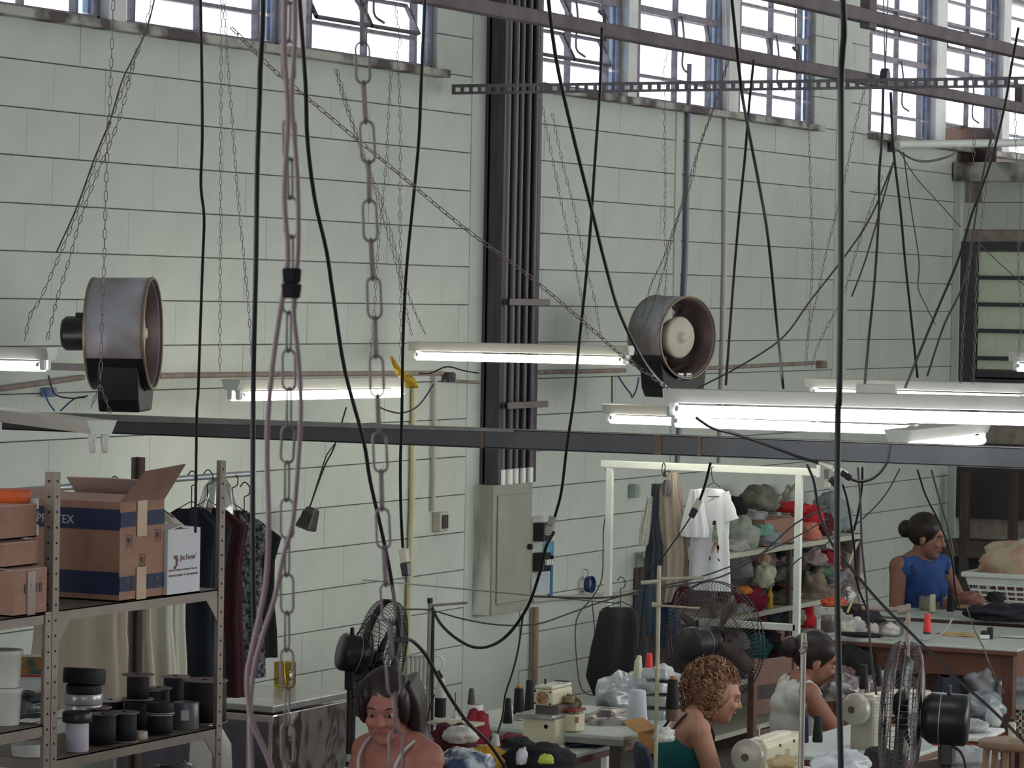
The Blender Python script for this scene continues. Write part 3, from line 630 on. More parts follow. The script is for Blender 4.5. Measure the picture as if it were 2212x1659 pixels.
cable('thin black cable from the plugs down to the far table', [(1820, 1045), (1832, 1090), (1845, 1180), (1852, 1260), (1870, 1310), (1885, 1345)], 11.4, 12, 5)
cable('black strand hanging under the beam beside the thick cable', [(1863, 1010), (1862, 1050), (1855, 1100), (1845, 1145)], 11.6, 11.8, 5)
cable('pair strand hanging beside it under the beam', [(1853, 1010), (1859, 1090), (1862, 1180), (1872, 1280), (1882, 1420), (1893, 1500)], 11.6, 12, 5, GREYC)
cable('thin black cable hanging before the woman in blue', [(1982, 1015), (2000, 1070), (2030, 1130), (2055, 1200), (2063, 1270), (2072, 1310)], 12, 12.2, 4.5)
cable('grey strap hanging before the dark board', [(2012, 1015), (2030, 1080), (2048, 1140), (2060, 1200)], 12.6, 12.6, 5, GREYC)
cable('thin slanting wire from the beam to the cloth shelf', [(1945, 1010), (1915, 1065), (1880, 1105), (1840, 1140), (1820, 1150)], 13, 13.5, 3, GREYC)
cable('lower dark wire lying across the cloth shelf', [(1815, 1150), (1780, 1178), (1730, 1205), (1700, 1232), (1670, 1262), (1640, 1290)], 12, 12.4, 3, GREYC)
cable('thin cable falling over the white table to a black plug', [(2088, 1310), (2105, 1360), (2125, 1400), (2140, 1440), (2170, 1500)], 14, 13, 3)
cable('white power lead curving over the white table', [(2058, 1335), (2040, 1365), (2010, 1380), (1990, 1382)], 16.8, 16.6, 4, mat('grey_lead', (150, 152, 160), .5))
for pts, zz, m_, lb in (([(104, 810), (118, 850), (150, 860), (185, 858)], 14, BLK, 'black looping lead behind the left drum fan'), ([(95, 845), (105, 870), (118, 888)], 14, mat('blue_cable', (38, 62, 104), .4), 'blue lead under the left lamp'), ([(190, 855), (160, 862), (130, 888)], 14.1, mat('blue_cable', (0, 0, 0)), 'blue lead from the left water tank'),
                       ([(1335, 812), (1350, 835), (1362, 850), (1366, 858), (1375, 840), (1380, 815)], 18.6, mat('blue_cable', (0, 0, 0)), 'blue leads looping by the right water tank'), ([(905, 806), (930, 806), (965, 792), (1000, 800), (1035, 806)], 16.9, BLK, 'black lead humping over the wall conduit'),
                       ([(937, 830), (905, 875), (870, 892), (840, 888), (820, 880)], 16.3, GREYC, 'thin wire sagging from the junction box'), ([(1322, 870), (1322, 812)], 18, BLK, 'thin black lead above the short lamp')):
    cable(lb, pts, zz, zz, 3.5, m_)
cable('thick black cable curving in the lower right corner', [(2058, 1612), (2075, 1625), (2085, 1650), (2088, 1690)], 11.5, 11.5, 6)
cable('thin black cable rising at the left fan\'s back', [(765, 1380), (775, 1365), (790, 1350), (815, 1325)], 14, 14, 3)
# plugs and connectors on cable ends
def plug(px, py, z, dx, dy, w, L, m1, m2, label, nm='cable_socket'):
    p = D(px, py, z); ax = (RT * dx - UP * dy).normalized(); s = z / F; t = thing(nm, label, 'plug', p, world=True); L *= s; w *= s
    Q = frame_of(ax); MB().box(p - ax * L * .25, (w, w, L * .5), Q, taper=.9).build('socket_half', m1, t, bevel=w * .15); MB().box(p + ax * L * .25, (w, w * 1.1, L * .48), Q, taper=.85).build('plug_half', m2, t, bevel=w * .12)
CRM = mat('cream_plastic', (206, 202, 182), .5)
plug(875, 1215, 11.5, .12, 1, 18, 60, CRM, BLKP, 'cream and black plug pair hanging before the cream pipe')
plug(1189, 1135, 12, -.3, 1, 15, 40, mat('grey_plug', (140, 138, 128), .5), mat('grey_plug', (0, 0, 0)), 'grey plug on the cable right of the fuse cabinet')
plug(1502, 1098, 12.7, -.5, 1, 14, 44, CRM, BLKP, 'cream and black plug in front of the white tee shirt')
plug(630, 612, 3.08, -.02, 1, 34, 66, mat('black_tape', (30, 26, 32), .95, spec=.1), mat('black_tape', (0, 0, 0)), 'black tape wound around the mauve cable and chain', 'tape_wrap')
plug(866, 1382, 9.4, 1, .05, 13, 34, BLKP, BLKP, 'black joint of the slanting cable before the left pedestal fan')
plug(1800, 1010, 11.7, 1, .5, 14, 70, CRM, mat('white_plug', (214, 216, 214), .5), 'cream power strip hanging under the beam by the thick cable')
plug(1827, 1027, 11.2, .9, .6, 14, 26, BLKP, BLKP, 'black round plug right of the thick cable under the beam')
plug(1800, 1040, 11.4, .7, .7, 16, 20, BLKP, BLKP, 'black round plug left of the thick cable under the beam')
plug(1787, 1034, 11.9, 0, 1, 12, 40, mat('grey_plug', (0, 0, 0)), CRM, 'beige plug hanging at the end of the white rack')
plug(948, 1458, 10.2, .5, 1, 14, 18, BLKP, BLKP, 'black knob on the slanting cable above the white cone')
# chains
def link_mesh(p, w, r, n=10, m=6):
    mb = MB(); pts = []; h = p / 2 - w / 2 + r * .9
    for k in range(n + 1): a = PI * k / n; pts.append((w / 2 * math.cos(a), 0, h + w / 2 * math.sin(a)))
    for k in range(n + 1): a = PI + PI * k / n; pts.append((w / 2 * math.cos(a), 0, -h + w / 2 * math.sin(a)))
    mb.loop(pts, r, m); return mb
_ld = {}
def chain(label, pts, z0, z1, pitch=.032, w=.011, r=.0016, pieces=False, m=CHAINM, twist=0, group=None, segs=5):
    P = smooth_path(path(pts, z0, z1), 6); t = thing('chain', label, 'chain', P[0], world=True, group=group)
    cum = [0]
    for a, b in zip(P, P[1:]): cum.append(cum[-1] + (b - a).length)
    n = int(cum[-1] / pitch); key = (pitch, w, r, pieces, m.name); base = link_mesh(pitch, w, r, segs, 6 if pieces else 4); j = 0
    if pieces and key not in _ld:
        me = bpy.data.meshes.new('link'); me.from_pydata(base.v, [], base.f); me.polygons.foreach_set('use_smooth', base.sm); me.materials.append(m); _ld[key] = me
    big = MB()
    for i in range(n):
        s = (i + .5) * pitch
        while j < len(cum) - 2 and cum[j + 1] < s: j += 1
        u = (s - cum[j]) / max(1e-6, cum[j + 1] - cum[j]); q = P[j].lerp(P[j + 1], u); d = (P[j + 1] - P[j]).normalized()
        x = RT - d * RT.dot(d); x.normalize(); y = d.cross(x); a = (i % 2) * PI / 2 + twist
        X = x * math.cos(a) + y * math.sin(a); Y = d.cross(X); R = Matrix((X, Y, d)).transposed()
        if pieces:
            o = bpy.data.objects.new('link', _ld[key]); C.objects.link(o); o.parent = t; o.matrix_local = Matrix.Translation(q - P[0]) @ R.to_4x4()
        else: big.add([q + R @ v for v in base.v], base.f, True)
    if not pieces: big.build('links', m, t)['kind'] = 'stuff'
    return t
NEARCH = mat('near_chain_steel', (104, 94, 98), .5, .45, var=.15)
chain('near bare chain of long links, second from the left', [(778, -80), (782, 60), (785, 180), (795, 330), (800, 500), (808, 640), (815, 850), (822, 1000), (830, 1200), (842, 1350), (852, 1500), (858, 1740)], 3.05, 3.25, .0365, .0125, .0013, True, NEARCH, .12)
chain('near chain wrapped by the mauve cable', [(628, -80), (622, 60), (624, 200), (627, 400), (628, 560), (624, 700), (624, 900), (620, 1000), (620, 1200), (620, 1440), (622, 1740)], 3.15, 3.3, .0365, .0125, .0013, True, NEARCH, .25)
cable('mauve cable twisted along the near chain, left strand', [(618, -80), (614, 100), (622, 250), (614, 420), (622, 560), (604, 680), (590, 780), (579, 900), (577, 1000), (580, 1130), (574, 1260), (545, 1400), (534, 1470), (545, 1560), (580, 1640), (610, 1740)], 3.1, 3.2, 12, PURP)
cable('mauve cable twisted along the near chain, right strand', [(636, -80), (637, 80), (630, 220), (642, 380), (644, 540), (634, 660), (645, 780), (650, 880), (644, 1000), (632, 1130), (612, 1200), (594, 1290), (568, 1370), (548, 1450), (540, 1560), (548, 1740)], 3.15, 3.25, 11, PURP)
chain('diagonal chain stretched down to the round drum fan', [(500, 60), (590, 150), (650, 200), (770, 300), (870, 382), (1000, 490), (1150, 602), (1280, 712), (1340, 765), (1420, 822), (1445, 842)], 9.6, 11.2, .032, .011, .0016, True, CHAINM, .3)
th = dict(pitch=.032, w=.0105, r=.0015, segs=3)
chain('thin chain slanting down to the left lamp', [(340, -40), (300, 105), (262, 200), (237, 265), (200, 370), (150, 500), (90, 640), (66, 680), (52, 742)], 13, 13.4, **th)
cable('thin dark cord beside the chain slanting to the left lamp', [(342, -40), (318, 60), (285, 130), (262, 180), (237, 262), (205, 340), (165, 450), (122, 545)], 12.9, 13.2, 3.5, GREYC)
chain('second thin chain ending on the left lamp', [(297, 105), (265, 230), (240, 305), (212, 370), (175, 470), (150, 560), (125, 640), (115, 680), (100, 742)], 13.1, 13.5, **th)
ch = chain('thin vertical chain holding the unlit lamp at left', [(246, -40), (243, 60), (238, 200), (232, 330), (228, 450), (224, 600), (220, 720), (216, 830)], 11.5, 11.6, **th)
chain('forked end of the chain on the unlit lamp, left leg', [(216, 832), (205, 860), (192, 890)], 11.6, 11.6, .02, .008, .0015); chain('forked end of the chain on the unlit lamp, right leg', [(216, 832), (228, 862), (241, 900)], 11.6, 11.6, .02, .008, .0015)
chain('thin vertical chain above the lamp end left of the thick cable', [(480, -40), (478, 100), (477, 300), (476, 560), (475, 806)], 14.5, 14.7, **th)
chain('thin chain beside it slanting to the right', [(482, -40), (490, 100), (500, 240), (512, 400), (524, 530), (535, 640), (545, 785)], 14.5, 14.9, **th)
chain('thin chain from the wall nail to the lamp before the column', [(728, 150), (760, 255), (790, 345), (830, 450), (868, 590), (895, 670), (921, 726)], 16.2, 17, **th)
chain('slacker thin chain beside it, ending further left', [(724, 150), (745, 225), (778, 320), (812, 420), (850, 550), (872, 640), (890, 728)], 16.1, 17, **th)
chain('thin chain hanging down to the yellow rag', [(848, -40), (860, 60), (864, 90), (858, 120), (862, 180), (865, 300), (864, 440), (866, 600), (866, 795)], 15.2, 15.3, **th)
chain('thin slack chain left of the yellow rag', [(846, 150), (840, 230), (836, 320), (830, 400), (822, 480), (815, 560), (808, 680), (798, 795)], 15.4, 15.5, **th)
chain('thin chain hanging from the slotted rail, left one', [(1167, 205), (1185, 300), (1205, 400), (1230, 520), (1250, 610), (1262, 680), (1272, 740)], 16.6, 16.7, **th)
chain('thin chain hanging from the slotted rail, right one', [(1193, 245), (1215, 350), (1240, 450), (1262, 560), (1285, 650), (1300, 742)], 16.6, 16.7, **th)
chain('thin wavy chain above the round drum fan', [(1444, 105), (1432, 165), (1436, 210), (1436, 300), (1437, 400), (1436, 500), (1440, 560), (1436, 640), (1425, 700), (1415, 735)], 18.2, 18.4, **th)
chain('thin chain slanting down behind the round drum fan', [(1572, 130), (1548, 215), (1520, 290), (1488, 390), (1460, 480), (1432, 560), (1405, 620), (1385, 700)], 17.5, 18.4, **th)
chain('its twin strand a little to the right', [(1574, 130), (1545, 225), (1510, 320), (1495, 390), (1465, 470), (1440, 560), (1413, 650), (1372, 750)], 17.5, 18.4, **th)
chain('thin light chain left of the thickest cable', [(1750, 160), (1748, 290), (1752, 420), (1755, 560), (1750, 660), (1745, 740)], 17, 17, **th)
chain('thin chain slanting behind the thickest cable', [(1868, 190), (1848, 270), (1830, 360), (1812, 440), (1785, 545), (1765, 640), (1748, 710), (1740, 800)], 16.8, 17, **th)
chain('thin chain above the dim cream lamp, right strand', [(1905, 380), (1870, 480), (1845, 560), (1820, 640), (1770, 740), (1752, 800)], 16.8, 17, **th)
chain('bright chain hanging before the far cardboard', [(2106, 270), (2103, 340), (2098, 400), (2092, 480), (2098, 540), (2088, 620), (2080, 720), (2076, 830)], 15.5, 16, **th)
chain('thin chain hanging before the green panes', [(2192, 230), (2196, 340), (2206, 430), (2200, 560), (2206, 680), (2200, 770)], 16, 16.2, **th)
chain('thin chain right of the dark door jamb', [(2160, 240), (2140, 330), (2128, 420), (2112, 560), (2108, 700), (2102, 830)], 15.6, 16, **th)
# ------------------------------------------------------------------ shelf units on the left
A_, B_, C_ = HZ(121, 1020, 2.05), HZ(485, 995, 2.05), HZ(275, 988, 2.05)
YF = (A_.y + B_.y) / 2; XA, XB = A_.x, B_.x; DP = abs(C_.y - B_.y); Z1, Z2 = 1.60, 1.115
def post(t, x, y, h, sx, sy, m=SHELFM, w=.036):
    o = MB().prism([(0, 0), (sx * w, 0), (sx * w, sy * .003), (sx * .003, sy * .003), (sx * .003, sy * w), (0, sy * w)] if sx * sy > 0 else [(0, 0), (0, sy * w), (sx * .003, sy * w), (sx * .003, sy * .003), (sx * w, sy * .003), (sx * w, 0)], 0, h, Matrix.Translation((x, y, 0))).build('post', m, t)
    hb = MB()
    for k in range(int(h / .05)):
        z = h - .03 - k * .05
        hb.box((x + sx * w * .5, y - sy * .0005, z), (.007, .002, .007)); hb.box((x - sx * .0005, y + sy * w * .55, z), (.002, .007, .007))
    hb.build('hole', HOLE, o)['kind'] = 'stuff'
def shelf(t, x0, x1, y0, y1, z, m=SHELFM):
    s = MB(); s.box(((x0 + x1) / 2, (y0 + y1) / 2, z - .002), (x1 - x0, y1 - y0, .004))
    for y in (y0 + .0015, y1 - .0015): s.box(((x0 + x1) / 2, y, z - .017), (x1 - x0, .003, .034))
    for x in (x0 + .0015, x1 - .0015): s.box((x, (y0 + y1) / 2, z - .017), (.003, y1 - y0, .034))
    return s.build('shelf', m, t)
t = thing('shelf_unit', 'tall grey slotted-angle shelf unit with the thread spools', 'shelf', (0, 0, 0))
post(t, XA, YF, 2.05, 1, 1); post(t, XB, YF, 2.05, -1, 1); post(t, XB, YF + DP, 2.05, -1, -1, SHELFD); post(t, XA, YF + DP, 2.05, 1, -1, SHELFD)
for z in (Z1, Z2, .62, .12): shelf(t, XA + .004, XB - .004, YF + .004, YF + DP - .004, z)
for x, s in ((XA + .005, 1), (XB - .005, -1)):                      # corner gussets
    for z in (Z1, Z2):
        MB().prism([(0, 0), (s * .11, 0), (s * .06, -.05), (0, -.12)] if s < 0 else [(0, -.12), (.06, -.05), (.11, 0), (0, 0)], 0, .003, Matrix.Translation((x, YF + .006, z - .03)) @ Matrix.Rotation(PI / 2, 4, 'X')).build('gusset', SHELFM, t)
t0 = thing('shelf_unit', 'lower slotted-angle shelf unit cut by the left edge', 'shelf', (0, 0, 0)); XL = XA - 1.05
post(t0, XA - .004, YF, Z1, -1, 1); post(t0, XL, YF, Z1, 1, 1); post(t0, XA - .004, YF + DP, Z1, -1, -1, SHELFD); post(t0, XL, YF + DP, Z1, 1, -1, SHELFD)
Z0b = 1.235
for z in (Z1 - .005, Z0b, 1.07, .12): shelf(t0, XL + .004, XA - .008, YF + .004, YF + DP - .004, z)
shelf(t0, XL + .3, XA - .05, YF + DP - .14, YF + DP - .02, 1.30, SHELFD)
# cartons
def carton(name, label, x0, x1, y0, y1, z, h, m, flaps=(), tape=None, world=None, cat='box', ang=()):
    t = thing(name, label, cat, (x0, y0, z)); W, Dp = x1 - x0, y1 - y0; th_ = .004
    b = MB(); b.box((W / 2, th_ / 2, h / 2), (W, th_, h)); b.box((W / 2, Dp - th_ / 2, h / 2), (W, th_, h)); b.box((th_ / 2, Dp / 2, h / 2), (th_, Dp - 2 * th_, h)); b.box((W - th_ / 2, Dp / 2, h / 2), (th_, Dp - 2 * th_, h)); b.box((W / 2, Dp / 2, th_ / 2), (W, Dp, th_))
    b.build('body', m, t)
    for side, an, L, mm in flaps:
        an = math.radians(an)
        if side == 'x0': o, u, v = Vector((0, 0, h)), Vector((0, 1, 0)) * Dp, Vector((math.cos(an), 0, math.sin(an))) * L
        if side == 'x1': o, u, v = Vector((W, 0, h)), Vector((0, 1, 0)) * Dp, Vector((-math.cos(an), 0, math.sin(an))) * L
        if side == 'y0': o, u, v = Vector((0, 0, h)), Vector((1, 0, 0)) * W, Vector((0, math.cos(an), math.sin(an))) * L
        if side == 'y1': o, u, v = Vector((0, Dp, h)), Vector((1, 0, 0)) * W, Vector((0, -math.cos(an), math.sin(an))) * L
        MB().add([o, o + u * .5, o + u, o + u * .98 + v, o + u * .5 + v * 1.03, o + u * .02 + v], [(0, 1, 4, 5), (1, 2, 3, 4)]).build('flap', mm, t, solid=.004)
    return t, W, Dp
P = HZ(257, 1300, Z1 + .002); BX0, BX1, BY0, BY1 = P.x, P.x + .275, P.y, min(P.y + .355, YF + DP - .01); bh = .332
BX0 = max(BX0, XA + .0)
t, W, Dp = carton('cardboard_box', 'large open cardboard box with navy bands on the upper shelf', BX0, BX1, BY0, BY1, Z1 + .002, bh, CARD,
    (('x0', 8, .12, CARDL), ('y1', 172, .13, CARDL), ('x1', 40, .10, CARDL)))
# the flap standing up from the near side, seen from its inner face
MB().add([Vector((0, 0, bh)), Vector((W, 0, bh)), Vector((W + .10, -.02, bh + .115)), Vector((.12, -.02, bh + .10))], [(0, 1, 2, 3)]).build('raised_flap', CARDD, t, solid=.004)
for z, hh in ((bh - .095, .07), (.022, .075)):
    MB().box((-.0015, Dp / 2, z + hh / 2 - .0), (.002, Dp, hh)).build('navy_band', NAVY, t)
    for a, b in ((0, .34), (.62, 1)): MB().box((W * (a + b) / 2, -.0015, z + .035), (W * (b - a), .002, .05)).build('navy_band', NAVY, t)
tp = mat('packing_tape', (176, 146, 118), .35)
for z0, z1_ in ((bh - .12, bh), (0, .11)): MB().box((W * .48, -.003, (z0 + z1_) / 2), (W * .22, .001, z1_ - z0)).build('tape', tp, t)
ink = mat('grey_ink', (92, 74, 72), .7)
for x, z in ((.2, .2), (.85, .21), (.5, .13), (.18, .06), (.84, .06)):
    q = MB()
    for a, b, c_, d in ((0, .5, 1, .06), (0, -.5, 1, .06), (.5, 0, .06, 1), (-.5, 0, .06, 1), (0, .1, .45, .35), (0, -.2, .1, .3)): q.box((W * x + a * .03, -.003, z + b * .04), (c_ * .03, .001, d * .04))
    q.build('handling_mark', ink, t)
lt = mat('letter_white', (200, 196, 196), .6); Rm = Matrix(((0, 0, -1, 0), (-1, 0, 0, 0), (0, 1, 0, 0), (0, 0, 0, 1)))
text('PROTEX', .04, lt, t, Matrix.Translation((-.0035, Dp - .022, bh - .078)) @ Rm)
P0, P1 = HZ(352, 1289, Z1 + .002), HZ(437, 1279, Z1 + .002)
WBX = mat('white_carton', (206, 206, 214), .7, var=.03)
t, W, Dp = carton('carton', 'white printed carton beside the big brown box', max(P0.x, BX1 + .004), P1.x, P0.y, P0.y + .26, Z1 + .002, .222, WBX, (('x0', 8, .11, WBX), ('x1', 4, .11, WBX), ('y1', 6, .12, WBX), ('y0', 4, .1, WBX)))
br = mat('purple_brown_ink', (104, 70, 84), .7); Rx = Matrix(((1, 0, 0, 0), (0, 0, -1, 0), (0, 1, 0, 0), (0, 0, 0, 1)))
text("Jet Form'", W * .13, br, t, Matrix.Translation((W * .38, -.002, .118)) @ Rx)
text('Indústria e Comércio de Etiquetas e Fitas Ltda', W * .047, br, t, Matrix.Translation((W * .02, -.002, .083)) @ Rx)
text('CNPJ 59.276.723/0001 - 87 - IND. BRASILEIRA', W * .047, br, t, Matrix.Translation((W * .02, -.002, .064)) @ Rx)
q = MB()
for x, z, w_, h_ in ((.24, .13, .1, .012), (.28, .118, .06, .012), (.27, .105, .05, .012), (.22, .095, .07, .01)): q.box((W * x, -.002, z), (W * w_, .001, h_))
q.build('logo', br, t)
# cartons on the low unit
ZZ = Z1 - .003
a, b = HZ(38, 1331, ZZ), HZ(103, 1322, ZZ)
t, W, Dp = carton('cardboard_box', 'taped cardboard box at the front of the low shelf unit', a.x - .03, XA - .02, YF + .01, YF + DP - .04, ZZ, .145, CARD, (('y1', 3, .15, CARDL), ('y0', 5, .15, CARDL)))
q = MB()
for k in range(4): q.box((W * (.35 + .15 * k), -.002, .085), (W * .08, .001, .03))
q.build('stamp', ink, t); MB().box((W * .5, -.004, .07), (W * .24, .002, .14)).build('tape', glassy('clear_tape', (225, 215, 205), .2, .15), t)
x3 = PL(79, 1150, YF + .06).x
t, W, Dp = carton('cardboard_box', 'flat cardboard box stacked on the taped box', a.x - .05, XA - .03, YF + .04, YF + DP - .03, ZZ + .155, .075, CARD, (('y0', 4, .2, CARDL), ('y1', 8, .15, CARDL)))
t, W, Dp = carton('cardboard_box', 'plastic-wrapped cardboard box under the orange roll', x3 - .32, x3, YF + .06, YF + DP - .04, ZZ + .242, .105, CARD, (('y0', 2, .15, CARDL), ('y1', 2, .15, CARDL)))
p = PL(18, 1111, YF + .16); 
one('orange_roll', MB().lathe([(.07, 0), (.075, .005), (.075, .035), (.07, .04)], (p.x, p.y, ZZ + .352)), mat('orange_plastic', (214, 96, 46), .5), 'orange plastic roll on top of the wrapped box', 'roll')
p = PL(63, 1180, YF + .10)
t = thing('label_stack', 'narrow stack of white labels beside the wrapped box', 'labels', (p.x, p.y, ZZ + .242))
for z in (.0, .05, .085): MB().box((0, 0, z + .02), (.03, .05, .034 if z != .05 else .02)).build('label_pad', WBX if z != .05 else mat('grey_pad', (130, 128, 130), .6), t)
# desk calendar
p = PL(70, 1465, YF + DP - .09); t = thing('desk_calendar', 'small tent calendar on the narrow back shelf', 'calendar', (p.x, p.y, 1.302), rotz=-1.1); t.scale = (1.35, 1.35, 1.35)
MB().add([(-.055, -.03, 0), (.055, -.03, 0), (.05, .0, .085), (-.05, .0, .085), (-.055, .04, 0), (.055, .04, 0)], [(0, 1, 2, 3), (3, 2, 5, 4)]).build('card', mat('glossy_card', (206, 210, 212), .25), t, solid=.0015)
MB().add([(-.048, -.0235, .04), (.048, -.0235, .04), (.047, -.006, .08), (-.047, -.006, .08)], [(0, 1, 2, 3)]).build('picture', mat('calendar_print', (60, 100, 96), .3, c2=(170, 120, 60), scale=40), t, solid=.001)
MB().add([(-.05, -.028, .033), (.05, -.028, .033), (.05, -.026, .038), (-.05, -.026, .038)], [(0, 1, 2, 3)]).build('red_line', mat('red_print', (176, 60, 60), .4), t, solid=.001)
MT = mat('white_tub', (205, 205, 202), .45, var=.03)
p = PL(8, 1570, YF + .12); tub = MB().lathe([(.05, 0), (.056, .1), (.06, .105), (.06, .118), (.052, .12), (.0, .12)], n=28)
o = one('white_tub', tub, MT, 'lower white tub at the left edge of the low shelf', 'tub'); o.location = (p.x, p.y, Z0b + .001)
c = o.copy(); C.objects.link(c); c.location.z += .122; c['label'] = 'upper white tub stacked on another at the left edge'
pl = mat('grey_plastic_bag', (112, 110, 114), .25, c2=(40, 42, 52), scale=14, bump=.4, bscale=20)
p = PL(66, 1565, YF + .16); one('plastic_bag', MB().heap((p.x, p.y, Z0b + .03), (.1, .07, .045), 4, .4), pl, 'crumpled dark plastic bag on the low shelf', 'bag')
p = PL(62, 1640, YF + .14); one('white_pot', MB().lathe([(.05, 0), (.058, .07), (.06, .08), (.055, .08), (.0, .07)], (p.x, p.y, Z0b - .16), n=28), MT, 'white pot under the low shelf at the left', 'pot')
# thread and ribbon spools
BK = mat('black_thread', (24, 24, 30), .6, bump=.4, bscale=200); BF = mat('black_flange', (46, 40, 44), .35)
def spool(label, px, off, zb, r, h, m=BK, fm=BF, rin=.82, flange=.004, cat='spool', name='thread_spool'):
    r *= 1.14; p = PL(px, 1560, YF + off); t = thing(name, label, cat, (p.x, p.y, zb))
    MB().lathe([(r * rin * .2, flange), (r * rin, flange), (r * rin * 1.01, h * .5), (r * rin, h - flange)], n=28).build('winding', m, t)
    for z in (0, h - flange): MB().lathe([(r * .98, z), (r, z + flange * .5), (r * .98, z + flange)], n=28).build('flange', fm, t)
    MB().cyl((0, 0, h - .002), (0, 0, h + .002), r * .14, n=12).build('core_hole', HOLE, t); return t
zb = Z2 + .001; PXM = F / 11.7
pinkf = mat('dusty_flange', (128, 112, 118), .5)
spool('widest black spool at the right end of the spool shelf', 442, .12, zb, .072, .15, fm=pinkf, rin=.92)
spool('black spool just left of the widest one, half hidden', 378, .34, zb, .046, .135, fm=pinkf)
spool('tall narrow-necked black spool standing on the others', 297, .2, zb + .105, .05, .088, fm=pinkf, rin=.68)
spool('black spool under the tall narrow one', 297, .2, zb, .05, .1)
spool('black spool left of the centre with dusty top', 268, .07, zb, .046, .1, fm=mat('dusty_flange', (0, 0, 0)))
spool('black spool with a pale ribbon round it', 345, .07, zb, .047, .075); 
p = PL(345, 1560, YF + .07); one('black_ribbon_roll', MB().lathe([(.046, 0), (.048, .003), (.048, .03), (.046, .033)], (p.x, p.y, zb + .077), n=28), BK, 'black ribbon roll on top of the pale-ribboned spool', 'roll')
one('pale_ribbon', MB().lathe([(.0485, 0), (.0495, .004), (.0485, .008)], (p.x, p.y, zb + .068), n=28), WHT, 'pale ribbon end wound under the ribbon roll', 'ribbon')
spool('black spool in front, left of the cream reel', 222, .08, zb, .048, .105)
spool('low black spool deep in the middle of the spool shelf', 322, .25, zb, .045, .12)
spool('black spool tucked behind the one left of the cream reel', 208, .17, zb, .046, .112, fm=mat('dusty_flange', (0, 0, 0)))
spool('black spool behind, beneath the silver rolls', 175, .26, zb, .05, .085)
spool('black spool at the back between silver rolls and tall spool', 238, .3, zb, .05, .1, fm=mat('shiny_flange', (190, 190, 196), .2))
spool('small black spool at the back by the tall one', 342, .32, zb, .042, .108, fm=mat('dusty_flange', (0, 0, 0)))
p = PL(402, 1560, YF + .08); t = thing('grey_tin', 'grey cylindrical packet with white label on the spool shelf', 'tin', (p.x, p.y, zb))
MB().lathe([(.044, 0), (.045, .003), (.045, .088), (.043, .092)], n=28).build('body', mat('grey_wrap', (100, 104, 112), .3, var=.15), t); ca = math.atan2(-RT.x, RT.y)
v = Vector((-FW.x, -FW.y, 0)).normalized(); s_ = Vector((-v.y, v.x, 0))
MB().box(v * .0455 + Vector((0, 0, .05)), (.001, .028, .036), Matrix((v, s_, Vector((0, 0, 1)))).transposed()).build('label_sheet', WBX, t)
p = PL(304, 1560, YF + .05); one('cream_reel', MB().lathe([(.02, 0), (.024, .003), (.024, .026), (.02, .028)], (p.x, p.y, zb), n=24), mat('cream_tape', (196, 178, 168), .6), 'small cream reel at the front of the spool shelf', 'reel')
p = PL(167, 1560, YF + .06); one('white_tape_roll', MB().lathe([(.036, 0), (.039, .004), (.038, .09), (.036, .095)], (p.x, p.y, zb), n=28), mat('white_ribbon', (200, 192, 210), .6, bump=.3, bscale=150), 'white ribbon roll at the left front of the spool shelf', 'roll')
one('black_disc', MB().lathe([(.048, 0), (.05, .004), (.05, .03), (.047, .034)], (p.x, p.y, zb + .097), n=28), BF, 'black disc lying on the white ribbon roll', 'roll')
sil = mat('silver_wrap', (176, 172, 176), .25, .3, var=.1)
p = PL(180, 1560, YF + .22)
for k, (dz, r_, h_, mm, lb) in enumerate(((.088, .064, .03, sil, 'lower silver-wrapped roll in the stack by the post'), (.12, .066, .035, sil, 'upper silver-wrapped roll under the black rolls'), (.157, .06, .028, BK, 'black roll lying between silver and top black roll'), (.187, .072, .052, BK, 'large tilted black roll topping the stack'))):
    R = Matrix.Rotation(.12 if k > 2 else 0, 4, 'Y'); one('ribbon_roll', MB().lathe([(r_ * .97, 0), (r_, .004), (r_, h_ - .004), (r_ * .97, h_)], n=32), mm, lb, 'roll'); o = bpy.data.objects[-1] if False else C.objects[-1]; o.location = (p.x, p.y, zb + dz); o.rotation_euler = (0, .1 if k > 2 else 0, 0)
p = PL(300, 1640, YF + .2); one('plastic_sack', MB().heap((p.x + .1, p.y, .76), (.3, .15, .2), 9, .25), mat('grey_sheen_plastic', (84, 88, 98), .2, c2=(120, 120, 122), scale=12, bump=.5, bscale=25), 'shiny grey plastic sack on the lowest seen shelf', 'bag')
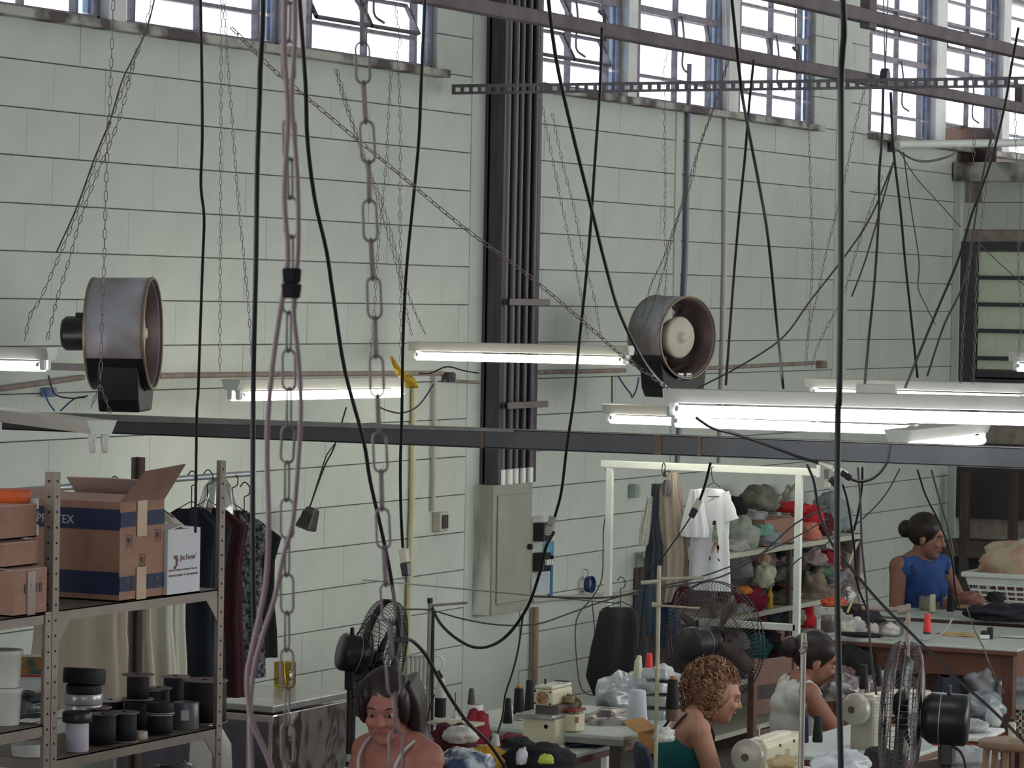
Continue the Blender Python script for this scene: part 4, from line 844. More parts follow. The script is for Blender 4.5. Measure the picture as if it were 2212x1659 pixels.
# ------------------------------------------------------------------ clothes rack behind the shelves
RXW = .2
def garment(name, label, c, u, rows, m, cat='garment', fold=.006, nf=9, seed=1, dm=.03, hook=True, sleeves=None, sm=None, hang_z=None):
    """c: hanger point; u: width direction; rows (dz below c, shift, half width, half depth)"""
    u = Vector(u).normalized(); n_ = Vector((0, 0, 1)).cross(u).normalized(); M = Matrix(((u.x, n_.x, 0, c.x), (u.y, n_.y, 0, c.y), (u.z, n_.z, 1, c.z), (0, 0, 0, 1)))
    t = thing(name, label, cat, c, world=True)
    MB().loft([(-z, sx, 0, w, d) for z, sx, w, d in rows], 40, fold, nf, seed, M=M).build('cloth', m, t)
    if sleeves:
        for (x0, z0, x1, z1, r0, r1) in sleeves:
            mb = MB(); a, b = Vector((x0, 0, -z0)), Vector((x1, 0, -z1)); k = []
            for i in range(7):
                q = a.lerp(b, i / 6); k.append(M @ q)
            R = None; rr = [(r0 + (r1 - r0) * i / 6) for i in range(7)]; d = (k[-1] - k[0]).normalized(); sd = d.cross(n_).normalized(); vs = []
            for i, q in enumerate(k):
                for j in range(16):
                    an = 2 * PI * j / 16; vs.append(q + sd * math.cos(an) * rr[i] * (1 + .1 * math.sin(i * 2 + j)) + n_ * math.sin(an) * min(.03, rr[i] * .5))
            mb.add(vs, [(i * 16 + j, i * 16 + (j + 1) % 16, (i + 1) * 16 + (j + 1) % 16, (i + 1) * 16 + j) for i in range(6) for j in range(16)], True)
            mb.add(vs[:16], [tuple(range(15, -1, -1))]); mb.add(vs[-16:], [tuple(range(16))]); mb.build('sleeve', sm or m, t)
    if hook:
        h = MB(); Lz = .16
        h.tube([M @ Vector(v) for v in ((-.0, 0, 0), (0, 0, Lz * .45), (0, 0, Lz * .55), (.018, 0, Lz * .62), (.02, 0, Lz * .8), (0, 0, Lz * .92), (-.018, 0, Lz * .8))], .0025, 6)
        w = rows[1][2] * .92; h.tube([M @ Vector((-w, 0, -rows[1][0] + .01)), M @ Vector((0, 0, .03)), M @ Vector((w, 0, -rows[1][0] + .01))], .0025, 6, 1); h.build('hanger', BLK, t)
    return t
def shirt_rows(W, L, dp=.035, top=.04): return [(0, 0, W * .16, .012), (.03, 0, W * .3, dp * .6), (top + .03, 0, W * .5, dp), (L * .3, 0, W * .42, dp), (L * .6, 0, W * .42, dp * 1.1), (L * .8, 0, W * .46, dp * 1.2), (L, 0, W * .48, dp * 1.2)]
WC = mat('white_cloth', (206, 204, 190), .9, var=.06, scale=5, bump=.3, bscale=14); CRC = mat('cream_cloth', (188, 178, 158), .9, var=.06, bump=.3, bscale=14)
rz = 1.90; rackY = D(420, 1150, 13.3).y
def rackpt(px, py, z): p = PL(px, py, rackY); return Vector((p.x, rackY, z))
for k, (px, W_, L_, m, lb) in enumerate(((175, .40, .70, CRC, 'leftmost cream garment behind the spool shelf'), (245, .34, .71, CRC, 'second cream garment behind the spool shelf'), (300, .30, .7, WC, 'white garment hanging behind the shelf back post'), (335, .26, .72, WC, 'white shirt at the right end of the pale clothes'),
    (412, .30, .73, mat('navy_cloth', (36, 42, 54), .9, bump=.3), 'dark navy garment next to the white shirt'), (446, .32, .74, mat('maroon_cloth', (64, 28, 34), .9, bump=.3), 'maroon garment hanging among the dark clothes'))):
    garment('hanging_garment', lb, rackpt(px, 1200, rz - .1), (.35, -.94, 0), shirt_rows(W_, L_), m, seed=k * 2 + 1, fold=.012)
garment('hanging_blouse', 'black and grey patterned blouse behind the right shelf post', rackpt(500, 1200, rz - .12), (.35, -.94, 0), shirt_rows(.28, .66), mat('speckled_cloth', (34, 36, 44), .8, c2=(126, 128, 136), scale=60, bump=.3), seed=5, fold=.012)
garment('black_coat', 'long black coat at the end of the left clothes rack', rackpt(526, 1200, rz - .16), (.5, -.87, 0), shirt_rows(.28, .55), mat('black_cloth', (26, 24, 30), .9, bump=.3), seed=8, fold=.012)
one('garment_cover', MB().loft([(0, 0, 0, .02, .01), (-.04, 0, 0, .07, .03), (-.16, 0, 0, .13, .05), (-.3, 0, 0, .15, .05)], 24, .012, 5, 2, M=Matrix.Translation(rackpt(470, 1150, rz + .02))), glassy('clear_film', (214, 216, 214), .22, .12), 'clear plastic garment cover over the rack hangers', 'plastic cover')
t = thing('clothes_rail', 'steel clothes rail behind the shelves', 'rail', (0, 0, 0)); a, b = rackpt(-60, 1150, rz + .02), rackpt(545, 1150, rz + .02)
MB().cyl(a, b, .012).build('rail', GALV, t)
for q in (a, b): MB().cyl((q.x, q.y, 0), (q.x, q.y, rz + .03), .012).build('upright', GALV, t)
# pale table behind the spool shelf
a = HZ(232, 1500, .9); b = HZ(495, 1474, .9)
def table(name, label, x0, x1, y0, y1, z, th, mt, me, ml, legw=.05, panel=0, group=None):
    t = thing(name, label, 'table', (x0, y0, 0)); W, Dp = x1 - x0, y1 - y0
    MB().box((W / 2, Dp / 2, z - th * .2), (W, Dp, th * .4)).build('tabletop', mt, t, bevel=.003); MB().box((W / 2, Dp / 2, z - th * .7), (W - .002, Dp - .002, th * .6)).build('edge_board', me, t, bevel=.002)
    for x in (legw, W - legw):
        for y in (legw, Dp - legw): MB().box((x, y, (z - th) / 2), (legw, legw, z - th)).build('leg', ml, t, bevel=.004)
    if panel:
        MB().box((legw * .8, Dp / 2, z - th - panel / 2), (.025, Dp - legw * 2, panel)).build('apron', me, t); MB().box((W / 2, legw * .8, z - th - panel / 2), (W - legw * 2, .025, panel)).build('apron', me, t)
    return t
WT = mat('white_laminate', (200, 208, 202), .35, var=.03); BE = mat('brown_edge', (112, 72, 60), .5, var=.1); BL = mat('brown_leg', (96, 62, 54), .6, var=.12)
# stainless cabinet with amber glass
P = HZ(590, 1525, .9); Q = PL(755, 1497, P.y); lx = PX(245, 1500, P.x)
t = thing('steel_cabinet', 'shiny stainless steel cabinet with wavy reflections beside the woman', 'cabinet', (P.x, P.y, 0)); W, Dp = Q.x - P.x, lx.y - P.y
SS = mat('wavy_stainless', (228, 225, 225), .08, 1, var=.03, bump=1, bscale=1.3); SS.node_tree.nodes['Bump'].inputs['Distance'].default_value = .05; MB().box((W / 2, Dp / 2, .43), (W, Dp, .86)).build('body', SS, t, bevel=.006)
MB().box((W / 2, Dp / 2, .885), (W + .01, Dp + .01, .03)).build('top_sheet', mat('brushed_steel', (188, 190, 190), .3, .85), t, bevel=.004); MB().box((-.004, Dp / 2, .42), (.006, Dp * .94, .82)).build('side_panel', mat('dull_side', (104, 100, 112), .4, .3), t, bevel=.003)
g = HZ(615, 1487, .9); one('amber_glass', MB().lathe([(.0, .004), (.045, .004), (.049, .02), (.049, .112), (.046, .114), (.045, .02), (.0, .014)], (g.x, g.y, .902), n=32), glassy('amber_glass', (222, 208, 90), .1), 'large amber glass tumbler standing on the steel cabinet', 'glass')
p = HZ(545, 1560, .84); one('white_bin', MB().lathe([(.0, .86), (.05, .84), (.085, .78), (.095, .6), (.09, 0), (.0, 0)][::-1], (p.x - .3, p.y + .02, 0), n=28), MT, 'pale rounded bin left of the steel cabinet', 'bin')
# ------------------------------------------------------------------ pedestal fans
def pedestal_fan(label, c, ax, Dm, tilt_m, blades=4, motor_m=BLKP, cage_m=BLK, blade_m=BLKP, motor=(.075, .13), dist=.02, nw=60, pole=True, wire=.0012, poledx=0, band=True):
    t = thing('pedestal_fan', label, 'fan', c, world=True); ax = Vector(ax).normalized(); Q = frame_of(ax); R = Dm / 2
    def cage(sg, nm):
        mb = MB()
        for k in range(nw):
            a = 2 * PI * k / nw; d = Q @ Vector((math.cos(a), math.sin(a), 0)); d2 = Q @ Vector((math.cos(a + .12), math.sin(a + .12), 0))
            mb.tube([c + ax * sg * .062 + d * R * .16, c + ax * sg * .058 + d2 * R * .7, c + ax * sg * .04 + d * R * .96, c + ax * sg * .012 + d * R], wire, 4, 2)
        for rr, zz, w in ((R, .012, .0028), (R * .7, .058, wire * 1.5), (R * .42, .061, wire * 1.5), (R * .16, .062, .003)): mb.hoop(c + ax * sg * zz, ax, rr, w, 48, 6)
        mb.build(nm, cage_m, t)
    cage(1, 'front_guard'); cage(-1, 'rear_guard')
    if band: MB().lathe([(R * 1.005, -.012), (R * 1.015, 0), (R * 1.005, .012)], c, ax, 48, cap=False).build('rim_band', cage_m, t, solid=.003)
    MB().lathe([(.0, -.02), (.035, -.02), (.035, .015), (.0, .025)], c, ax, 20).build('hub', blade_m, t)
    for k in range(blades):
        a = 2 * PI * k / blades + .35; mb = MB(); vs = []
        for i in range(6):
            r_ = .03 + (R * .86 - .03) * i / 5; w = (.25 + .3 * math.sin(PI * min(1, i / 5 + .12))) 
            for s in (-1, 0, 1):
                an = a + s * w * .5 + i * .03; d = Q @ Vector((math.cos(an), math.sin(an), 0)); vs.append(c + d * r_ + ax * (s * -.018))
        mb.add(vs, [(i * 3 + s, i * 3 + s + 1, i * 3 + s + 4, i * 3 + s + 3) for i in range(5) for s in (0, 1)], True); mb.build('blade', blade_m, t, solid=.002)
    mr, ml = motor; m0 = c - ax * (.06 + dist)
    mo = MB().lathe([(.0, -ml), (mr * .9, -ml), (mr, -ml + .012), (mr, -.01), (mr * .75, .02), (.0, .025)], m0, ax, 28).build('motor', motor_m, t)
    MB().lathe([(mr * 1.005, -ml * .32), (mr * 1.01, -ml * .31), (mr * 1.005, -ml * .30)], m0, ax, 28, cap=False).build('seam', GALV, mo, solid=.002)
    MB().box(m0 - ax * ml * .5 + Vector((0, 0, mr + .012)), (.014, .014, .03)).build('knob', BLKP, t, bevel=.003)
    pv = m0 - ax * ml * .5
    if pole:
        MB().box(pv - Vector((0, 0, mr + .03)), (.045, .045, .08)).build('neck', BLKP, t, bevel=.006)
        MB().cyl((pv.x, pv.y, .02), (pv.x, pv.y, pv.z - mr - .04), .019, n=16).build('pole', mat('fan_pole', (44, 42, 48), .35, .4), t)
        MB().cyl((pv.x, pv.y, pv.z - mr - .36), (pv.x, pv.y, pv.z - mr - .33), .024, n=16).build('pole_collar', GALV, t)
        MB().lathe([(.0, 0), (.2, 0), (.2, .015), (.05, .035), (.0, .035)], (pv.x, pv.y, 0), n=32).build('base', BLKP, t)
    return t
pedestal_fan('black pedestal fan behind the woman on the left', D(815, 1424, 13.9), CD(.90, -.24, .30), .49, 0, motor=(.078, .1), dist=.0, wire=.0014, nw=72)
brn = mat('brown_blade', (96, 80, 76), .45)
pedestal_fan('pedestal fan with brown blades in front of the clothes rack', D(1545, 1385, 15.7), CD(.66, .03, .72), .55, 0, band=False, motor=(.08, .14), dist=.0, blade_m=brn, cage_m=mat('dark_chrome', (88, 80, 84), .35, .6), motor_m=mat('charcoal_motor', (44, 42, 46), .4), nw=90)
pedestal_fan('pedestal fan with large black motor at lower right', D(1948, 1545, 11.6), CD(-.93, .06, .2), .5, 0, band=False, motor=(.088, .135), dist=.03, cage_m=mat('grey_chrome', (110, 104, 106), .35, .6), blade_m=mat('dark_green_blade', (34, 44, 42), .35), nw=72)
# ------------------------------------------------------------------ white garment frame on the right
a, b = cross(1300, 1768, 1011, 16.8, '', None, 0, 0, '')
t = thing('garment_rack', 'white tubular garment rack carrying the tee shirt and dresses', 'rack', (0, 0, 0)); zr = a.z; xr = a.x
yp = PX(1727, 1011, xr).y; zl = PX(1720, 1356, xr).z; yl = PX(1318, 1011, xr).y
MB().box((xr, (a.y + b.y) / 2, zr), (.03, a.y - b.y, .036)).build('top_rail', WHITEP, t, bevel=.003)
MB().box((xr + .0, yp, zr / 2), (.03, .033, zr - .02)).build('upright', WHITEP, t, bevel=.003); MB().box((xr, yl, zr / 2), (.03, .033, zr - .02)).build('upright', WHITEP, t, bevel=.003)
MB().box((xr, (PX(1425, 1350, xr).y + yp) / 2, zl), (.03, PX(1425, 1350, xr).y - yp, .034)).build('lower_rail', WHITEP, t, bevel=.003)
MB().box((xr - .0, b.y + .0, zr + .005), (.032, .01, .06)).build('end_cap', WHT, t, bevel=.003)
dk16 = (a - CAM).dot(FW); m2p = (FW.dot(Vector((xr, yp, 1.5)) - CAM)) / F          # metres per pixel there
def rpt(px, py, off=0): q = PX(px, py, xr - off); return q
uY = (0, -1, 0)
def sil_rows(pts, cxp, y0, dep=.03, off=0):                # rows from photographed outline: (y, left, right)
    o = rpt(cxp, y0, off); r = []
    for y, l, rr in pts:
        A, B = rpt(l, y, off), rpt(rr, y, off); r.append((o.z - (A.z + B.z) / 2, (o.y - (A.y + B.y) / 2), abs(A.y - B.y) / 2, dep))
    return o, r
WTS = mat('white_jersey', (224, 228, 232), .9, var=.02, bump=.25, bscale=10)
o, r = sil_rows([(1056, 1515, 1557), (1062, 1502, 1566), (1075, 1494, 1574), (1100, 1492, 1575), (1160, 1494, 1572), (1220, 1490, 1575), (1275, 1488, 1577)], 1538, 1050, .035, .03)
t = garment('white_tee_shirt', 'long white tee shirt with a small printed walking figure', o, uY, r, WTS, 'shirt', fold=.007, nf=6, sleeves=[(-.055, .03, -.115, .20, .03, .045), (.06, .03, .105, .165, .03, .04)], hook=False)
h = MB(); hk = [rpt(x, y, .03) for x, y in ((1541, 1008), (1537, 1010), (1537, 1025), (1542, 1042), (1556, 1052))]
h.tube(hk, .0022, 6, 1); h.tube([rpt(1542, 1042, .03), rpt(1526, 1052, .03)], .0022, 6, 1); h.build('hanger', BLK, t)
MB().tube([rpt(1528, 1072, .067), rpt(1541, 1073, .069), rpt(1554, 1072, .067)], .0025, 6).build('neck_seam', mat('seam_brown', (90, 70, 76), .7), t)
o2, r2 = sil_rows([(1058, 1494, 1512), (1080, 1488, 1518), (1120, 1476, 1524), (1150, 1470, 1530), (1160, 1474, 1528)], 1503, 1056, .025, .1)
garment('white_blouse', 'short white blouse hanging in front of the tee shirt\'s left side', o2, uY, r2, WTS, 'blouse', fold=.006, hook=False)
def flat(pts, m, nm, par, off): return MB().prism([(0, 0)] * 0 + [(-(rpt(x, y, off).y), rpt(x, y, off).z) for x, y in pts], 0, .002, Matrix(((0, 0, -1, xr - off), (-1, 0, 0, 0), (0, 1, 0, 0), (0, 0, 0, 1)))).build(nm, m, par)
pr = thing('', '', '', (0, 0, 0)); bpy.data.objects.remove(pr)
O_ = .073
hair_m = mat('print_dark', (46, 40, 40), .8); skin_m = mat('print_skin', (186, 118, 84), .8); gr_m = mat('print_dress', (160, 168, 138), .8, c2=(104, 112, 90), scale=120)
for pts, m_, nm in (([(1539, 1133), (1540, 1126), (1543, 1124), (1547, 1126), (1547, 1132), (1544, 1135), (1541, 1134)], hair_m, 'print_hair'), ([(1543, 1133), (1547, 1131), (1547, 1138), (1543, 1139)], skin_m, 'print_face'),
                     ([(1541, 1138), (1548, 1136), (1549, 1150), (1552, 1168), (1551, 1172), (1538, 1170), (1539, 1152)], gr_m, 'print_dress'), ([(1543, 1171), (1548, 1172), (1541, 1186), (1538, 1195), (1536, 1194), (1539, 1183)], skin_m, 'print_leg'),
                     ([(1546, 1172), (1551, 1172), (1553, 1184), (1552, 1195), (1550, 1195), (1549, 1184)], skin_m, 'print_leg'), ([(1548, 1179), (1553, 1178), (1554, 1187), (1550, 1188)], hair_m, 'print_bag'),
                     ([(1532, 1203), (1535, 1201), (1534, 1211), (1532, 1210)], hair_m, 'print_shoe'), ([(1550, 1205), (1553, 1207), (1556, 1212), (1553, 1212)], hair_m, 'print_shoe')): flat(pts, m_, nm, t, O_)
JN = mat('navy_jersey', (56, 64, 74), .9, bump=.3, var=.1); BG = mat('beige_linen', (170, 160, 144), .9, bump=.3, var=.06, bscale=14); TP = mat('taupe_linen', (150, 132, 122), .9, bump=.3)
def g2(name, label, pts, m, off, cat='garment', **k):
    cx_ = (pts[0][1] + pts[0][2]) / 2; o, r = sil_rows(pts, cx_, pts[0][0] - 2, .03, off); return garment(name, label, o, uY, r, m, cat, hook=False, **k)
g2('lace_blouse', 'pale sequined sleeve at the left of the rack', [(1072, 1403, 1409), (1100, 1396, 1408), (1140, 1385, 1404), (1170, 1382, 1400), (1180, 1388, 1396)], mat('sequin_cloth', (190, 190, 182), .4, var=.2, scale=120, bump=.6), .12, 'blouse')
g2('brown_blouse', 'brown garment edge between the pale sleeve and the blue dress', [(1100, 1400, 1410), (1140, 1394, 1406), (1170, 1391, 1402), (1178, 1394, 1402)], mat('brown_cloth', (120, 96, 80), .9), .10)
g2('blue_dress', 'dark slate-blue dress on the white rack', [(1045, 1412, 1424), (1060, 1411, 1422), (1110, 1408, 1420), (1150, 1404, 1424), (1180, 1400, 1430), (1210, 1396, 1430), (1260, 1396, 1426)], JN, .09, 'dress', fold=.008)
g2('beige_dress', 'long beige dress right of the slate-blue one', [(1022, 1450, 1458), (1060, 1424, 1460), (1090, 1419, 1466), (1140, 1421, 1472), (1200, 1426, 1475), (1260, 1426, 1472), (1300, 1430, 1455)], BG, .06, 'dress', fold=.01, nf=8)
g2('taupe_dress', 'taupe dress between the beige one and the tee shirt', [(1020, 1452, 1460), (1070, 1460, 1468), (1120, 1458, 1474), (1180, 1456, 1482), (1240, 1452, 1486), (1270, 1450, 1484)], TP, .03, 'dress', fold=.008)
g2('grey_bag', 'small grey bag hanging between the dresses', [(1036, 1440, 1447), (1048, 1430, 1450), (1060, 1431, 1450), (1072, 1436, 1444)], mat('grey_fabric', (112, 108, 112), .9), .13, 'bag')
g2('denim_shorts', 'blue denim garment hanging below the blue dress', [(1255, 1384, 1422), (1290, 1380, 1424), (1330, 1377, 1426), (1365, 1382, 1424), (1373, 1388, 1420)], mat('denim', (62, 78, 94), .9, bump=.4, bscale=120, var=.15), .16, 'trousers')
g2('denim_trousers', 'second dark denim garment behind, lower right', [(1305, 1424, 1462), (1340, 1424, 1470), (1380, 1424, 1468), (1400, 1430, 1450)], mat('dark_denim', (52, 66, 88), .9, bump=.4), .05, 'trousers')
g2('maroon_shirt', 'dark maroon top hanging beside the tee shirt', [(1266, 1470, 1487), (1280, 1456, 1488), (1300, 1448, 1486), (1312, 1444, 1480)], mat('maroon_cloth', (0, 0, 0)), .04, 'shirt')
MB().tube([rpt(x, y, .05) for x, y in ((1434, 1030), (1430, 1015), (1433, 1000), (1437, 1008), (1434, 1030), (1448, 1020), (1438, 1019), (1436, 1030))], .0025, 6).build('hooks', BLK, C.objects['garment_rack'])
# black coat on a stand
Pc = D(1340, 1312, 16.5); t = garment('black_coat', 'large black coat hanging at the wall behind the plastic bags', Pc, CD(1, 0, .0), [(0, 0, .06, .02), (.02, 0, .1, .04), (.07, 0, .11, .06), (.2, -.01, .13, .07), (.33, -.02, .14, .07), (.42, -.01, .11, .06), (.46, -.02, .04, .03)], mat('black_cloth2', (38, 40, 43), .9, bump=.4, bscale=20), 'coat', fold=.012, nf=7)
t['label'] = 'large black coat hanging at the wall behind the plastic bags'
MB().tube([Pc + Vector((0, 0, .05)), Pc + Vector((0, .0, .02)), Vector((Pc.x, WY, Pc.z + .06))], .004, 6, 1).build('peg', GALV, t)
# ------------------------------------------------------------------ cloth shelf along the wall
YS = PL(1574, 1193, 7.55).y; YS = WY - .52
s0, s1 = PL(1560, 1195, YS).x, PL(1862, 1145, YS).x
zS = [PL(1700, 1176, YS).z, PL(1700, 1308, YS).z, PL(1680, 1449, YS).z]
SHW = mat('cream_shelf', (198, 198, 180), .5, var=.05)
t = thing('cloth_shelf', 'long cream shelf unit piled with fabric remnants at the wall', 'shelf', (s0 - .1, YS, 0)); W = s1 - s0 + .1
for k, z in enumerate(zS + [.12]):
    MB().box((W / 2, .23, z - .02), (W, .46, .03)).build('shelf_board', SHW, t, bevel=.002)
for x in (.02, W * .5, W - .02):
    for y in (.02, .44): MB().box((x, y, zS[0] / 2), (.03, .03, zS[0])).build('upright', mat('dark_upright', (92, 84, 84), .6), t, bevel=.002)
MB().prism([(W - .1, zS[0] - .05), (W - .04, zS[0] - .05), (W - .22, zS[0] - .2), (W - .25, zS[0] - .2)][::-1], 0, .004, Matrix(((1, 0, 0, 0), (0, 0, 1, .0), (0, 1, 0, 0), (0, 0, 0, 1)))).build('brace', SHW, t)
struct('trim_shelf_shade', MB().box(((s0 + s1) / 2 + .2, WY - .02, zS[0] / 2 - .05), (s1 - s0 + .6, .02, zS[0] - .1)), mat('shade_panel', (96, 88, 90), .9))  # dark sheet behind the bundles, its colour stands in for shade
def cloth(label, px, py, w, h, c, shelf_k, depth=.16, off=.2, seed=None, name='fabric_bundle', cat='fabric', rough=.9, c2=None, amp=.4, extra=0):
    """px,py: centre in the photo; w,h in pixels; rests on shelf k"""
    p = PL(px, py, YS + off); z = (p - CAM).dot(FW); k = z / F; zb_ = zS[shelf_k] - .004 + extra if shelf_k is not None else p.z - h * k / 2
    rz_ = h * k / 2 * 1.25; col = mat('cloth_%d_%d_%d' % c, c, rough, c2=c2, var=.18, scale=14, bump=.5, bscale=22)
    seed = seed if seed is not None else px * .37
    return one(name, MB().heap((p.x, p.y, (zb_ + rz_ * .62) if shelf_k is not None else p.z), (w * k / 2 / .75, depth / 2, rz_), seed, amp, 2.4), col, label, cat, 'fabric remnants on the cloth shelf')
for a in (('dark grey-green sack on the top shelf', 1641, 1085, 74, 52, (112, 112, 100), None, .22, .28), ('pale plastic bag below the grey-green sack', 1620, 1120, 60, 30, (150, 150, 152), None, .2, .2), ('black cap-shaped bundle behind the tee shirt', 1588, 1098, 22, 36, (34, 34, 38), None, .14, .2),
          ('greenish white bag beside the tee shirt', 1600, 1145, 46, 60, (160, 166, 156), 0, .2, .14), ('mint green bundle on the top shelf', 1642, 1146, 38, 26, (120, 168, 152), None, .14, .1), ('grey plastic bundle by the carton', 1650, 1162, 56, 36, (146, 146, 154), 0, .2, .1), ('small white paper scraps at the shelf edge', 1588, 1178, 34, 22, (178, 176, 172), 0, .16, .08),
          ('bright red fabric lying over the carton', 1706, 1098, 52, 20, (196, 44, 58), None, .2, .2), ('red fabric falling to the right of the carton', 1746, 1116, 36, 40, (204, 52, 62), None, .2, .16), ('dark maroon bag right of the red fabric', 1768, 1136, 30, 52, (92, 44, 48), 0, .2, .18), ('salmon pink bundle right of the rack post', 1742, 1150, 28, 36, (214, 132, 116), 0, .16, .08), ('pale blue-grey bag at the right end of the top shelf', 1795, 1118, 56, 74, (146, 156, 162), 0, .24, .3),
          ('translucent pale bag leaning on the wall', 1712, 1090, 50, 60, (168, 168, 160), None, .14, .38),
          ('grey heap at the left of the middle shelf', 1585, 1225, 40, 60, (130, 132, 130), None, .2, .2), ('taupe bundle on the middle shelf', 1640, 1215, 54, 50, (134, 120, 112), None, .2, .2), ('pinkish strip among the middle bundles', 1645, 1210, 18, 34, (184, 146, 130), None, .1, .1), ('black fabric roll under the top board', 1690, 1194, 70, 22, (30, 34, 42), None, .2, .2),
          ('mauve-grey bundle in the middle shelf', 1697, 1214, 50, 20, (140, 124, 128), None, .16, .12), ('white crumpled fabric in the middle shelf', 1648, 1250, 30, 50, (198, 198, 178), None, .14, .06), ('crimson bundle left of the white fabric', 1618, 1272, 44, 50, (132, 34, 56), 1, .2, .08), ('orange patch on the crimson bundle', 1606, 1276, 32, 14, (206, 130, 56), None, .1, .0),
          ('lilac grey bundle under the rack post', 1690, 1232, 56, 26, (150, 140, 148), None, .16, .16), ('greyish green bundle in the middle shelf', 1686, 1246, 40, 26, (130, 134, 120), None, .16, .1), ('black bundle beside the yellow roll', 1682, 1262, 38, 38, (40, 34, 36), None, .18, .14), ('taupe folded bundle at the middle shelf edge', 1696, 1282, 52, 30, (140, 130, 122), 1, .18, .08),
          ('rose bundle above the taupe one', 1700, 1262, 26, 16, (160, 116, 112), None, .12, .06), ('pale pink bundle right of the rack post', 1752, 1208, 50, 34, (164, 148, 148), None, .18, .14), ('red fabric under the top board at right', 1790, 1204, 34, 24, (166, 46, 52), None, .16, .12), ('tan brown bundle right of the rack post', 1750, 1250, 50, 56, (134, 122, 108), 1, .2, .1),
          ('green and red layered bundle', 1776, 1236, 50, 20, (90, 116, 100), None, .16, .06), ('lavender grey bundle at the right', 1800, 1250, 40, 26, (140, 142, 158), None, .16, .08), ('mauve pink layered bundle at the right', 1790, 1226, 52, 16, (168, 124, 122), None, .14, .1), ('beige bundle at the right of the middle shelf', 1790, 1276, 46, 22, (158, 138, 124), 1, .16, .06), ('dark violet bundle under the top shelf board', 1745, 1180, 70, 28, (96, 86, 96), None, .2, .28), ('dusty violet bundle under the top board at left', 1650, 1190, 60, 20, (110, 98, 106), None, .2, .3),
          ('plum bundle behind the others', 1720, 1256, 40, 30, (70, 50, 60), None, .16, .3), ('brown-grey bundle at the shelf end', 1830, 1180, 34, 50, (112, 100, 98), None, .16, .25), ('pinkish sack at the shelf end', 1832, 1230, 34, 60, (166, 144, 142), None, .2, .2), ('pale paper stack at the shelf end', 1836, 1275, 38, 40, (176, 168, 160), 1, .18, .14),
          ('white and grey bundle on the lower shelf', 1608, 1322, 60, 40, (168, 166, 170), None, .18, .1), ('navy bundle on the lower shelf', 1648, 1334, 60, 34, (38, 48, 66), None, .2, .14), ('leopard-patterned bundle beside the rack post', 1704, 1332, 44, 40, (140, 134, 116), None, .2, .14), ('maroon bundle left of the navy one', 1622, 1345, 40, 34, (80, 38, 50), None, .18, .1),
          ('scarlet cloth right of the rack post', 1736, 1335, 20, 52, (188, 38, 50), None, .14, .1), ('white cloth beside the scarlet one', 1752, 1320, 40, 40, (186, 182, 178), None, .14, .2),
          ('teal green bundle on the lower shelf', 1618, 1405, 58, 60, (24, 92, 94), None, .22, .1), ('dark slate heap under the teal bundle', 1600, 1440, 70, 44, (50, 62, 70), 2, .24, .1), ('pleated grey bundle left of the teal one', 1598, 1390, 26, 30, (132, 128, 142), None, .12, .04), ('black pointed bundle beside the teal one', 1650, 1395, 40, 60, (28, 24, 30), None, .2, .12), ('wine-black heap on the lower shelf', 1660, 1430, 56, 56, (48, 26, 32), 2, .22, .1),
          ('pink-beige folded cloth above the black bundle', 1670, 1372, 30, 26, (170, 134, 122), None, .14, .16), ('crimson cloth at the right of the lower shelf', 1692, 1418, 26, 30, (160, 44, 56), None, .14, .06), ('dark green heap behind the bun hair', 1705, 1390, 50, 50, (36, 42, 38), None, .2, .2), ('lime edged cloth at the lower shelf edge', 1662, 1452, 46, 16, (140, 156, 110), 2, .12, .02), ('pale lilac paper at the lower shelf edge', 1622, 1462, 40, 14, (170, 164, 178), 2, .12, .02)):
    cloth(*a)
p = PL(1690, 1170, YS + .06); w0 = PL(1652, 1160, YS + .05); w1 = PL(1716, 1155, YS + .05)
carton('cardboard_box', 'brown cardboard carton on the top cloth shelf', w0.x, w1.x, YS + .05, YS + .3, zS[0] - .004, .155, CARD, (('y0', 3, .1, CARD), ('y1', 4, .1, CARD)))
p = PL(1663, 1280, YS + .03); one('yellow_roll', MB().lathe([(.017, 0), (.02, .01), (.02, .08), (.01, .11), (.012, .125)], (p.x, p.y, zS[1] - .004), n=20), mat('mustard_roll', (196, 164, 48), .6), 'mustard yellow bottle standing on the middle cloth shelf', 'bottle')
# ------------------------------------------------------------------ sewing tables
def on(px, py, z): return HZ(px, py, z)
TZ = .78; e = on(1320, 1609, TZ); e2 = on(1437, 1575, TZ)
table('sewing_table', 'sewing table with the badge machine, brown front edge', e.x - 2.1, e2.x, e.y, e.y + .6, TZ, .045, WT, BE, BL)
e = on(1290, 1588, .84); e2 = on(1446, 1556, .84)
table('side_table', 'white side table piled with plastic bags', e.x, e2.x + .3, e.y - .12, e.y + .75, .84, .04, WT, mat('grey_edge', (150, 152, 146), .6), mat('dark_box_leg', (88, 80, 78), .6))
Tp = on(2198, 1403, .9); xb = on(2150, 1352, .9).x
table('cutting_table', 'large white-topped cutting table with brown legs on the right', Tp.x, Tp.x + 1.15, Tp.y, PX(1765, 1377, Tp.x).y, .9, .035, WT, BE, BL, .06, .12)
TB = Tp.x + 1.45
table('back_table', 'white-topped table in front of the woman in blue', TB, TB + .5, PX(2330, 1340, TB).y, PX(1850, 1325, TB).y, .9, .03, WT, mat('dark_brown_panel', (84, 62, 58), .6), BL, .05, .1)
